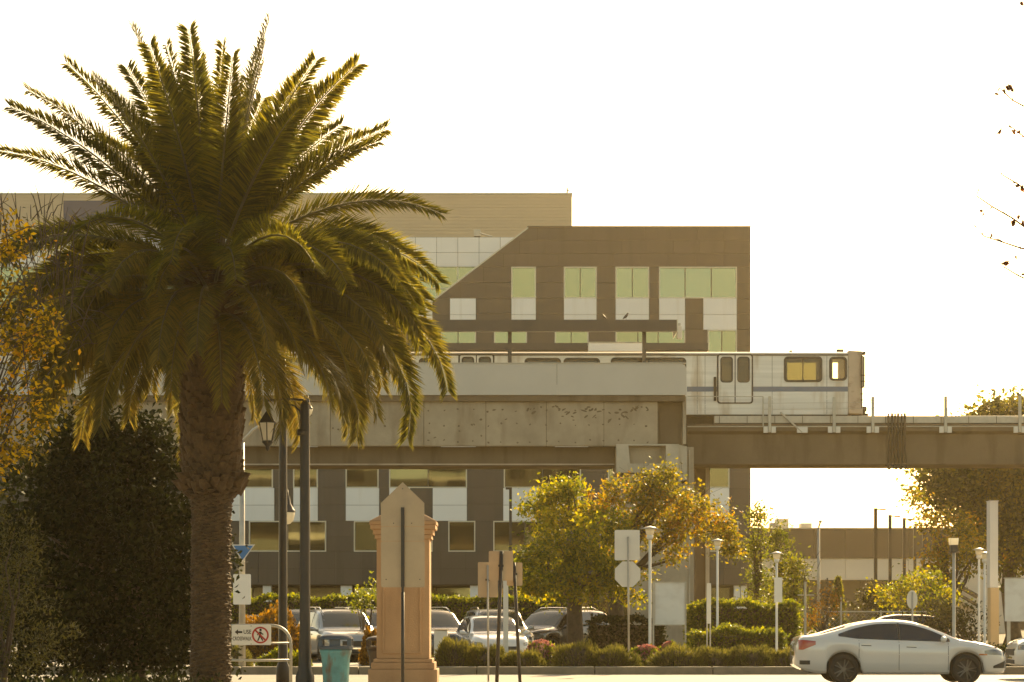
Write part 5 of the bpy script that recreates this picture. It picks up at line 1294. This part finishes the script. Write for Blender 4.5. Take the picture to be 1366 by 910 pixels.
MB().tube([(X(1074,86),86,0), P(1074, 776, 86)], 0.045, 8).build('shaft', MT['galv'], t); MB().tube([P(1064,794,86), P(1086,794,86)], 0.02, 6).build('crossarm', MT['galv'], t)
MB().box(X(1103,118), X(1104.6,118), 118, 118.1, 0, Z(771,118)).build('gate_post', MT['dark'], t)

# ------------------------------------------------------------------ cars
def pchip(pts):
    xs = [p[0] for p in pts]; ys = [p[1] for p in pts]; n = len(xs)
    h = [xs[i+1]-xs[i] for i in range(n-1)]; d = [(ys[i+1]-ys[i])/h[i] for i in range(n-1)]
    m = [d[0]] + [0 if d[i-1]*d[i] <= 0 else (2*d[i-1]*d[i]/(d[i-1]+d[i])) for i in range(1, n-1)] + [d[-1]]
    def f(x):
        if x <= xs[0]: return ys[0]
        if x >= xs[-1]: return ys[-1]
        i = 0
        while xs[i+1] < x: i += 1
        t = (x-xs[i])/h[i]; t2, t3 = t*t, t*t*t
        return (2*t3-3*t2+1)*ys[i] + (t3-2*t2+t)*h[i]*m[i] + (-2*t3+3*t2)*ys[i+1] + (t3-t2)*h[i]*m[i+1]
    return f
CG = M('car_glass', (0.018, 0.016, 0.014), 0.03, 0.05, spec=0.9)
CGL = GLASS('windscreen', (0.12, 0.115, 0.10), 0.06, 0.6, 0.0)
TYRE = M('tyre', (0.022, 0.020, 0.018), 0.85, 0.15, 20); RIM = M('rim_alloy', (0.20, 0.18, 0.16), 0.35, 0.1, 8, metal=0.8); RIMD = M('rim_dark', (0.16, 0.145, 0.125), 0.4, 0.1, 8, metal=0.6)
SEAM = M('panel_gap', (0.02, 0.018, 0.015), 0.8, 0.1); TAIL = M('tail_lens', (0.34, 0.035, 0.02), 0.15, 0.1, 6, coat=0.6); AMB = M('amber_lens', (0.42, 0.12, 0.02), 0.2, 0.1, coat=0.5)
HEAD = M('head_lens', (0.10, 0.10, 0.10), 0.05, 0.2, 8, spec=0.9, coat=1.0); CHROME = M('chrome', (0.6, 0.58, 0.55), 0.12, 0.03, metal=1.0); PLAST = M('black_plastic', (0.025, 0.023, 0.021), 0.6, 0.1)
def car(name, label, cfg, paint, loc, rz, group=None, detail=True):
    L = cfg['L']; top = pchip(cfg['top']); belt = pchip(cfg['belt']); bot = pchip(cfg['bot']); wid = pchip(cfg['wid']); rw = pchip(cfg['rw'])
    wr_, axles = cfg['wheel'], cfg['axles']
    t = thing(name, label, 'car', (0, 0, 0), group)
    arch = wr_ + 0.055
    def low(x):
        z = bot(x)
        for a in axles:
            if abs(x-a) < arch: z = max(z, wr_ + math.sqrt(max(0, arch*arch-(x-a)**2)))
        return z
    def section(x):
        w = wid(x); zb, zs, zt = low(x), belt(x), top(x); zb = min(zb, zs-0.12); r_ = rw(x); g = max(0.0, min(1.0, (zt-zs-0.05)/0.25))
        ze = zt - 0.055*g - 0.012*(1-g); re_ = r_*g + w*0.86*(1-g)
        return [(0, zb+0.02), (w*0.90, zb), (w*0.965, zb+0.05), (w*0.968, zb+(zs-zb)*0.36), (w*0.998, zb+(zs-zb)*0.60), (w*0.985, zs-0.06), (w*0.945, zs), (w*0.93*(0.55)+re_*0.45+0.012*g, zs+(ze-zs)*0.5), (re_, ze), (re_*0.86, zt-0.018*g-0.006), (re_*0.45, zt), (0, zt+0.004)]
    xs = sorted(set([round(-L/2 + L*k/64, 4) for k in range(65)] + [round(a+arch*math.cos(math.pi*k/18), 4) for a in axles for k in range(19)]))
    xs = [x for x in xs if -L/2 <= x <= L/2]
    m = MB(); rows = []
    for x in xs:
        s = section(x); ring_ = [(x, y, z) for y, z in s] + [(x, -y, z) for y, z in s[-2:0:-1]]
        rows.append(len(m.v)); m.v += ring_; n = len(ring_)
    for a, b in zip(rows[:-1], rows[1:]):
        for k in range(n): m.f.append((a+k, a+(k+1) % n, b+(k+1) % n, b+k))
    m.f.append(tuple(rows[0]+k for k in range(n-1, -1, -1))); m.f.append(tuple(rows[-1]+k for k in range(n)))
    body = m.build('body', paint, t, True)
    def side_y(x, z):
        s = section(x)[1:9]
        for (y0, z0), (y1, z1) in zip(s[:-1], s[1:]):
            if z0 <= z <= z1: return y0 + (y1-y0)*(z-z0)/max(1e-6, z1-z0)
        return s[-1][0] if z > s[-1][1] else s[0][0]
    def patch(x0, x1, zl, zh, off, nx=24, nz=5, sides=(-1, 1), skew=None):
        """a piece that follows the side of the body between two curves; one mesh per side"""
        out = []
        for s in sides:
            mb = MB()
            for i in range(nx+1):
                x = x0+(x1-x0)*i/nx; a, b = zl(x), zh(x)
                for j in range(nz+1):
                    z = a+(b-a)*j/nz; mb.v.append((x, s*(side_y(x, z)+off), z))
            for i in range(nx):
                for j in range(nz):
                    q = (i*(nz+1)+j, (i+1)*(nz+1)+j, (i+1)*(nz+1)+j+1, i*(nz+1)+j+1); mb.f.append(q if s < 0 else q[::-1])
            out.append(mb)
        return out
    def over(x0, x1, f0, f1, off, nx=6, ny=10):
        """a piece lying on the top surface (windscreen, rear window)"""
        mb = MB()
        for i in range(nx+1):
            x = x0+(x1-x0)*i/nx; s = section(x)[8:]
            wlim = s[0][0]*(f0+(f1-f0)*i/nx)
            for j in range(ny+1):
                y = -wlim + 2*wlim*j/ny; ay = abs(y); z = s[-1][1]
                pts = [(q[0], q[1]) for q in s]
                for (ya, za), (yb, zb_) in zip(pts[:-1], pts[1:]):
                    if yb <= ay <= ya: z = za+(zb_-za)*(ya-ay)/max(1e-6, ya-yb)
                slope = (top(x+0.05)-top(x-0.05))/0.1; nrm = Vector((-slope, 0, 1)).normalized()
                mb.v.append((x+nrm.x*off, y, z+nrm.z*off))
        for i in range(nx):
            for j in range(ny): mb.f.append((i*(ny+1)+j, (i+1)*(ny+1)+j, (i+1)*(ny+1)+j+1, i*(ny+1)+j+1))
        return mb
    for fn in cfg['glass']:
        x0, x1, zl, zh = fn
        for mb in patch(x0, x1, zl(belt, top), zh(belt, top), 0.006): mb.build('side_window', CG, t, True)
    a, b, f0, f1 = cfg['screen']; over(a, b, f0, f1, 0.006).build('windscreen', cfg.get('screen_mat', CGL), t, True)
    a, b, f0, f1 = cfg['rear']; over(a, b, f0, f1, 0.006).build('rear_window', CG, t, True)
    for x in cfg['pillars']:
        for mb in patch(x-0.022, x+0.022, lambda q: belt(q)+0.02, lambda q: top(q)-0.075, 0.010, 2): mb.build('window_pillar', PLAST, t)
    for x in cfg['seams']:
        for mb in patch(x-0.005, x+0.005, lambda q: bot(q)+0.09, lambda q: belt(q)-0.01, 0.0025, 1, 10): mb.build('door_gap', SEAM, t)
    for x in cfg['handles']:
        for mb in patch(x-0.10, x+0.10, lambda q: belt(q)-0.115, lambda q: belt(q)-0.085, 0.02, 4, 2): mb.build('door_handle', paint, t)
        for mb in patch(x-0.11, x+0.11, lambda q: belt(q)-0.13, lambda q: belt(q)-0.115, 0.004, 4, 1): mb.build('handle_recess', SEAM, t)
    for mb in patch(-L/2+0.15, L/2-0.2, lambda q: low(q)+0.0, lambda q: low(q)+0.05, 0.006, 60, 2): mb.build('sill_trim', PLAST if cfg.get('clad') else paint, t, True)
    for (x0, x1, zl, zh, mt, nm) in cfg['lamps']:
        for mb in patch(x0, x1, zl, zh, 0.008, 12, 4): mb.build(nm, mt, t, True)
    # nose: grille, intake, bumper, plate; tail: plate and bumper
    xf = L/2; wf = wid(xf)
    for (z0, z1, hw, mt, nm) in cfg['nose']:
        MB().box(xf-0.06, xf+0.012, -hw, hw, z0, z1).build(nm, mt, t, bevel=0.01)
    for (z0, z1, hw, mt, nm) in cfg['tail']:
        MB().box(-xf-0.012, -xf+0.06, -hw, hw, z0, z1).build(nm, mt, t, bevel=0.01)
    MB().box(-L/2+0.25, L/2-0.25, -wid(0)*0.80, wid(0)*0.80, bot(0)+0.03, belt(0)-0.12).build('underbody', PLAST, t)
    mx = cfg['mirror']
    for s in (-1, 1):
        y = side_y(mx, belt(mx))
        MB().tube([(mx+0.06, s*(y-0.02), belt(mx)+0.02), (mx+0.03, s*(y+0.06), belt(mx)+0.05), (mx, s*(y+0.12), belt(mx)+0.075), (mx-0.02, s*(y+0.22), belt(mx)+0.075)], [0.02, 0.04, 0.075, 0.055], 10).build('door_mirror', paint, t, True)
    for ax in axles:
        for s in (-1, 1):
            wy = wid(ax)-0.11; wmb = MB(); nn = 28; prof = [(wr_*0.70,-0.10),(wr_*0.93,-0.10),(wr_,-0.06),(wr_,0.06),(wr_*0.93,0.10),(wr_*0.70,0.10),(wr_*0.66,0.06)]
            for r_, o_ in prof:
                for k in range(nn): wmb.v.append((ax+r_*math.cos(2*math.pi*k/nn), s*(wy+o_), wr_+r_*math.sin(2*math.pi*k/nn)))
            for i in range(len(prof)-1):
                for k in range(nn): wmb.f.append((i*nn+k, i*nn+(k+1) % nn, (i+1)*nn+(k+1) % nn, (i+1)*nn+k))
            wo_ = wmb.build('wheel', TYRE, t, True)
            dk = MB(); nn = 24
            dk.v = [(ax+wr_*0.70*math.cos(2*math.pi*k/nn), s*(wy+0.02), wr_+wr_*0.70*math.sin(2*math.pi*k/nn)) for k in range(nn)]; dk.f = [tuple(range(nn))]
            dk.build('brake_disc', PLAST, wo_)
            for k in range(10):
                a = 2*math.pi*k/10 + (0.12 if k % 2 else -0.12)+0.3
                p0 = (ax+wr_*0.12*math.cos(a), s*(wy+0.075), wr_+wr_*0.12*math.sin(a)); p1 = (ax+wr_*0.69*math.cos(a), s*(wy+0.07), wr_+wr_*0.69*math.sin(a))
                MB().tube([p0, p1], [0.020, 0.013], 5).build('spoke', cfg.get('rim', RIM), wo_)
            hub = MB(); hub.tube([(ax, s*(wy+0.02), wr_), (ax, s*(wy+0.09), wr_)], 0.05, 10).build('hub', cfg.get('rim', RIM), wo_)
            ar_ = MB()
            for k in range(25):
                a = math.pi*k/24
                for yy, rr2 in ((wid(ax)*0.93, arch+0.0), (wid(ax)*0.55, arch+0.0)):
                    ar_.v.append((ax+rr2*math.cos(a), s*yy, wr_+rr2*math.sin(a)))
            for k in range(24): ar_.f.append((2*k, 2*k+1, 2*k+3, 2*k+2))
            ar_.build('wheel_arch', PLAST, t)
    if cfg.get('rack'):
        x0, x1 = cfg['rack']
        for s in (-1, 1):
            pts = [(x0, s*rw(x0)*0.86, top(x0)-0.02)] + [(x0+(x1-x0)*k/6, s*rw(0)*0.86, top(x0+(x1-x0)*k/6)+0.055) for k in range(1, 6)] + [(x1, s*rw(x1)*0.86, top(x1)-0.02)]
            MB().tube(pts, 0.018, 6).build('roof_rail', CHROME, t, True)
    t.location = loc; t.rotation_euler = (0, 0, rz); LOC[t] = Vector(loc)
    return t
lin = lambda a, b, c, d: (lambda x: b + (d-b)*(x-a)/(c-a))
WHITE = M('white_car_paint', (0.60, 0.58, 0.54), 0.14, 0.02, 0.5, coat=1.0, spec=0.5)
SILVER = M('silver_car_paint', (0.36, 0.35, 0.33), 0.28, 0.03, 0.5, metal=0.5, coat=1.0)
DARKP = M('dark_car_paint', (0.035, 0.033, 0.032), 0.25, 0.03, 0.5, coat=1.0); GREYP = M('grey_car_paint', (0.13, 0.125, 0.12), 0.28, 0.03, 0.5, metal=0.4, coat=1.0)
sedan = dict(L=4.65, wheel=0.325, axles=(-1.315, 1.385),
    top=[(-2.325,0.86),(-2.29,1.00),(-2.20,1.045),(-1.95,1.075),(-1.5,1.19),(-1.0,1.335),(-0.55,1.405),(-0.2,1.418),(0.15,1.395),(0.5,1.315),(0.85,1.18),(1.18,1.02),(1.28,0.985),(1.6,0.935),(1.95,0.855),(2.2,0.76),(2.325,0.62)],
    belt=[(-2.325,0.84),(-2.2,0.985),(-1.9,1.0),(-1.2,0.985),(-0.4,0.955),(0.5,0.925),(1.2,0.90),(1.7,0.86),(2.1,0.75),(2.325,0.58)],
    bot=[(-2.325,0.40),(-2.15,0.30),(-1.8,0.235),(0,0.215),(1.9,0.225),(2.2,0.23),(2.325,0.30)],
    wid=[(-2.325,0.66),(-2.22,0.78),(-1.9,0.87),(-1.3,0.90),(0.3,0.90),(1.4,0.90),(1.9,0.86),(2.2,0.72),(2.325,0.50)],
    rw=[(-2.2,0.60),(-1.5,0.60),(-0.8,0.61),(0,0.62),(0.6,0.66),(1.2,0.74)],
    glass=[(-1.42, -0.12, lambda b,t_: (lambda x: b(x)+0.02+0.10*max(0, (-1.0-x))), lambda b,t_: (lambda x: max(b(x)+0.025+0.10*max(0, (-1.0-x)), t_(x)-0.085-0.03*max(0,-0.6-x)))),
           (-0.07, 1.02, lambda b,t_: (lambda x: b(x)+0.02), lambda b,t_: (lambda x: max(b(x)+0.025, t_(x)-0.085-0.02*max(0,x))))],
    screen=(1.20, 0.36, 0.93, 0.90), rear=(-1.98, -1.05, 0.80, 0.84), pillars=(-0.095,), seams=(-0.10, 0.98, -0.98), handles=(-0.82, 0.17), mirror=0.86, rim=RIMD,
    lamps=[(-2.29,-1.93, lambda x: 0.755+0.42*max(0,(x+2.2)), lambda x: 0.975-0.10*max(0,x+2.2), TAIL, 'tail_lamp'), (-2.27,-2.05, lambda x: 0.43, lambda x: 0.52, PLAST, 'bumper_vent'),
           (1.78, 2.27, lambda x: 0.655-0.05*(x-1.78), lambda x: 0.74-0.17*(x-1.78)+0.06*min(1,(x-1.78)/0.2), HEAD, 'head_lamp'), (1.66,1.84, lambda x: 0.635, lambda x: 0.665, AMB, 'side_marker'), (1.98,2.28, lambda x: 0.35, lambda x: 0.40+0.38*min(0.3,(x-1.98)), PLAST, 'bumper_vent')],
    nose=[(0.50,0.58,0.40,PLAST,'grille'),(0.31,0.42,0.42,PLAST,'air_intake')], tail=[(0.60,0.72,0.26,CHROME,'number_plate')])
car('white_sedan', 'white four-door sedan driving along the road at lower right', sedan, WHITE, (X(1197,54.0), 54.0, 0.006), 0.0)
suv = dict(L=4.6, wheel=0.35, axles=(-1.30, 1.34), rack=(-1.7, 0.35),
    top=[(-2.3,0.95),(-2.24,1.25),(-2.1,1.50),(-1.8,1.62),(-1.0,1.66),(-0.2,1.66),(0.3,1.60),(0.7,1.36),(1.0,1.13),(1.1,1.07),(1.6,1.02),(2.05,0.94),(2.25,0.82),(2.3,0.68)],
    belt=[(-2.3,0.93),(-1.9,1.08),(-1,1.05),(0.5,1.0),(1.2,0.98),(1.9,0.88),(2.3,0.64)],
    bot=[(-2.3,0.42),(-1.9,0.30),(0,0.27),(1.9,0.28),(2.3,0.34)], wid=[(-2.3,0.78),(-2.0,0.88),(0,0.92),(1.6,0.91),(2.1,0.82),(2.3,0.66)],
    rw=[(-2.2,0.66),(-1,0.70),(0.2,0.70),(1.1,0.78)],
    glass=[(-1.95,-1.05, lambda b,t_: (lambda x: b(x)+0.03), lambda b,t_: (lambda x: max(b(x)+0.04, t_(x)-0.10))), (-0.98,-0.05, lambda b,t_: (lambda x: b(x)+0.03), lambda b,t_: (lambda x: t_(x)-0.10)), (0.02,0.88, lambda b,t_: (lambda x: b(x)+0.03), lambda b,t_: (lambda x: max(b(x)+0.035, t_(x)-0.10)))],
    screen=(1.0, 0.30, 0.93, 0.92), rear=(-2.2, -1.98, 0.85, 0.85), pillars=(-0.02,-1.01), seams=(-0.02, 0.98, -0.98), handles=(-0.75, 0.22), mirror=0.72, clad=True,
    lamps=[(-2.24,-1.98, lambda x: 0.88, lambda x: 1.12, TAIL, 'tail_lamp'), (1.85, 2.26, lambda x: 0.70, lambda x: 0.83-0.06*(x-1.85), HEAD, 'head_lamp')],
    nose=[(0.56,0.72,0.46,PLAST,'grille'),(0.36,0.46,0.50,PLAST,'air_intake'),(0.47,0.53,0.26,CHROME,'number_plate')], tail=[(0.70,0.82,0.26,CHROME,'number_plate')])
hatch = dict(suv); hatch.update(L=4.3, rack=None, wheel=0.31, axles=(-1.22,1.28), clad=False,
    top=[(-2.15,0.80),(-2.1,1.10),(-1.9,1.32),(-1.2,1.46),(-0.3,1.48),(0.2,1.42),(0.6,1.22),(0.95,1.0),(1.4,0.93),(1.85,0.84),(2.1,0.72),(2.15,0.60)],
    belt=[(-2.15,0.78),(-1.7,0.95),(0,0.92),(1,0.88),(1.8,0.78),(2.15,0.56)], bot=[(-2.15,0.36),(-1.8,0.24),(0,0.21),(1.8,0.22),(2.15,0.28)],
    wid=[(-2.15,0.72),(-1.9,0.82),(0,0.86),(1.5,0.86),(1.95,0.76),(2.15,0.58)], rw=[(-2,0.58),(0,0.62),(1,0.72)], seams=(-0.05,0.9,-0.95), mirror=0.66, screen=(0.93,0.26,0.93,0.9), rear=(-2.08,-1.75,0.82,0.82),
    glass=[(-1.75,-0.1, lambda b,t_: (lambda x: b(x)+0.025), lambda b,t_: (lambda x: max(b(x)+0.03, t_(x)-0.09))), (-0.03,0.80, lambda b,t_: (lambda x: b(x)+0.025), lambda b,t_: (lambda x: max(b(x)+0.03, t_(x)-0.09)))],
    lamps=[(-2.08,-1.85, lambda x: 0.72, lambda x: 0.92, TAIL, 'tail_lamp'), (1.70, 2.1, lambda x: 0.60, lambda x: 0.73-0.10*(x-1.7), HEAD, 'head_lamp')],
    nose=[(0.48,0.58,0.40,PLAST,'grille'),(0.30,0.40,0.44,PLAST,'air_intake'),(0.41,0.47,0.24,CHROME,'number_plate')], tail=[(0.60,0.72,0.26,CHROME,'number_plate')])
G = 'cars parked in the lot'
fr = R(-90)     # facing the camera
car('parked_suv', 'silver parked SUV with roof rails behind the teal litter bin', suv, SILVER, (X(452,73), 73, 0.022), fr+R(18), G)
car('parked_suv', 'dark parked SUV mostly hidden behind the silver one', suv, GREYP, (X(486,77), 77.5, 0.022), fr+R(20), G)
car('parked_car', 'white parked car roof beyond the rusty shrub, left of two', hatch, WHITE, (X(352,80), 80, 0.022), fr+R(14), G)
car('parked_suv', 'white parked SUV roof beyond the rusty shrub, right of two', suv, WHITE, (X(396,79), 79, 0.022), fr+R(14), G)
car('parked_car', 'dark parked car peeking out right of the tan pillar', suv, DARKP, (X(571,75), 75, 0.022), fr+R(22), G)
car('parked_hatchback', 'white parked hatchback behind the leaning sign posts', hatch, WHITE, (X(655,71.5), 71.5, 0.022), fr+R(10), G)
car('parked_suv', 'silver parked SUV directly behind the white hatchback', suv, SILVER, (X(662,77.5), 77.5, 0.022), fr+R(10), G)
car('parked_car', 'dark parked car with glinting bonnet left of the yellow-green tree', suv, DARKP, (X(741,82.5), 82.5, 0.022), R(-128), G)
car('parked_car', 'dark parked hatchback behind the roof of the white sedan', hatch, DARKP, (X(1188,92), 92, 0.022), R(180), G)
car('white_car', 'white car nose cut off by the right edge of the picture', suv, WHITE, (X(1355,57.0)+2.25, 57.4, 0.006), R(180))
# low white service box seen right of the pillar
t = thing('utility_box', 'pale utility cabinet just right of the tan pillar', 'cabinet', (X(589,66.2), 66.2, 0.15))
MB().box(X(579,66.2), X(597,66.2), 66.2, 66.6, 0.16, Z(841,66.2)).build('case', MT['signpale'], t, bevel=0.02)
MB().box(X(578.5,66.2), X(597.5,66.2), 66.17, 66.63, Z(841,66.2)+0.002, Z(839.5,66.2)).build('lid', MT['signback'], t)
# ------------------------------------------------------------------ warm air
HZ, ht, hout = nodes('haze')
pv = ht.nodes.new('ShaderNodeVolumePrincipled'); ht.links.new(pv.outputs[0], hout.inputs['Volume'])
pv.inputs['Color'].default_value = (1.0, 0.80, 0.45, 1); pv.inputs['Density'].default_value = 0.00016; pv.inputs['Anisotropy'].default_value = 0.72
pv.inputs['Density Attribute'].default_value = ''
hz = MB().box(-430, 430, -70, 710, -1.0, 33.5).build('haze', HZ); hz['kind'] = 'stuff'; hz['label'] = 'thin warm haze filling the air'; hz['category'] = 'haze'
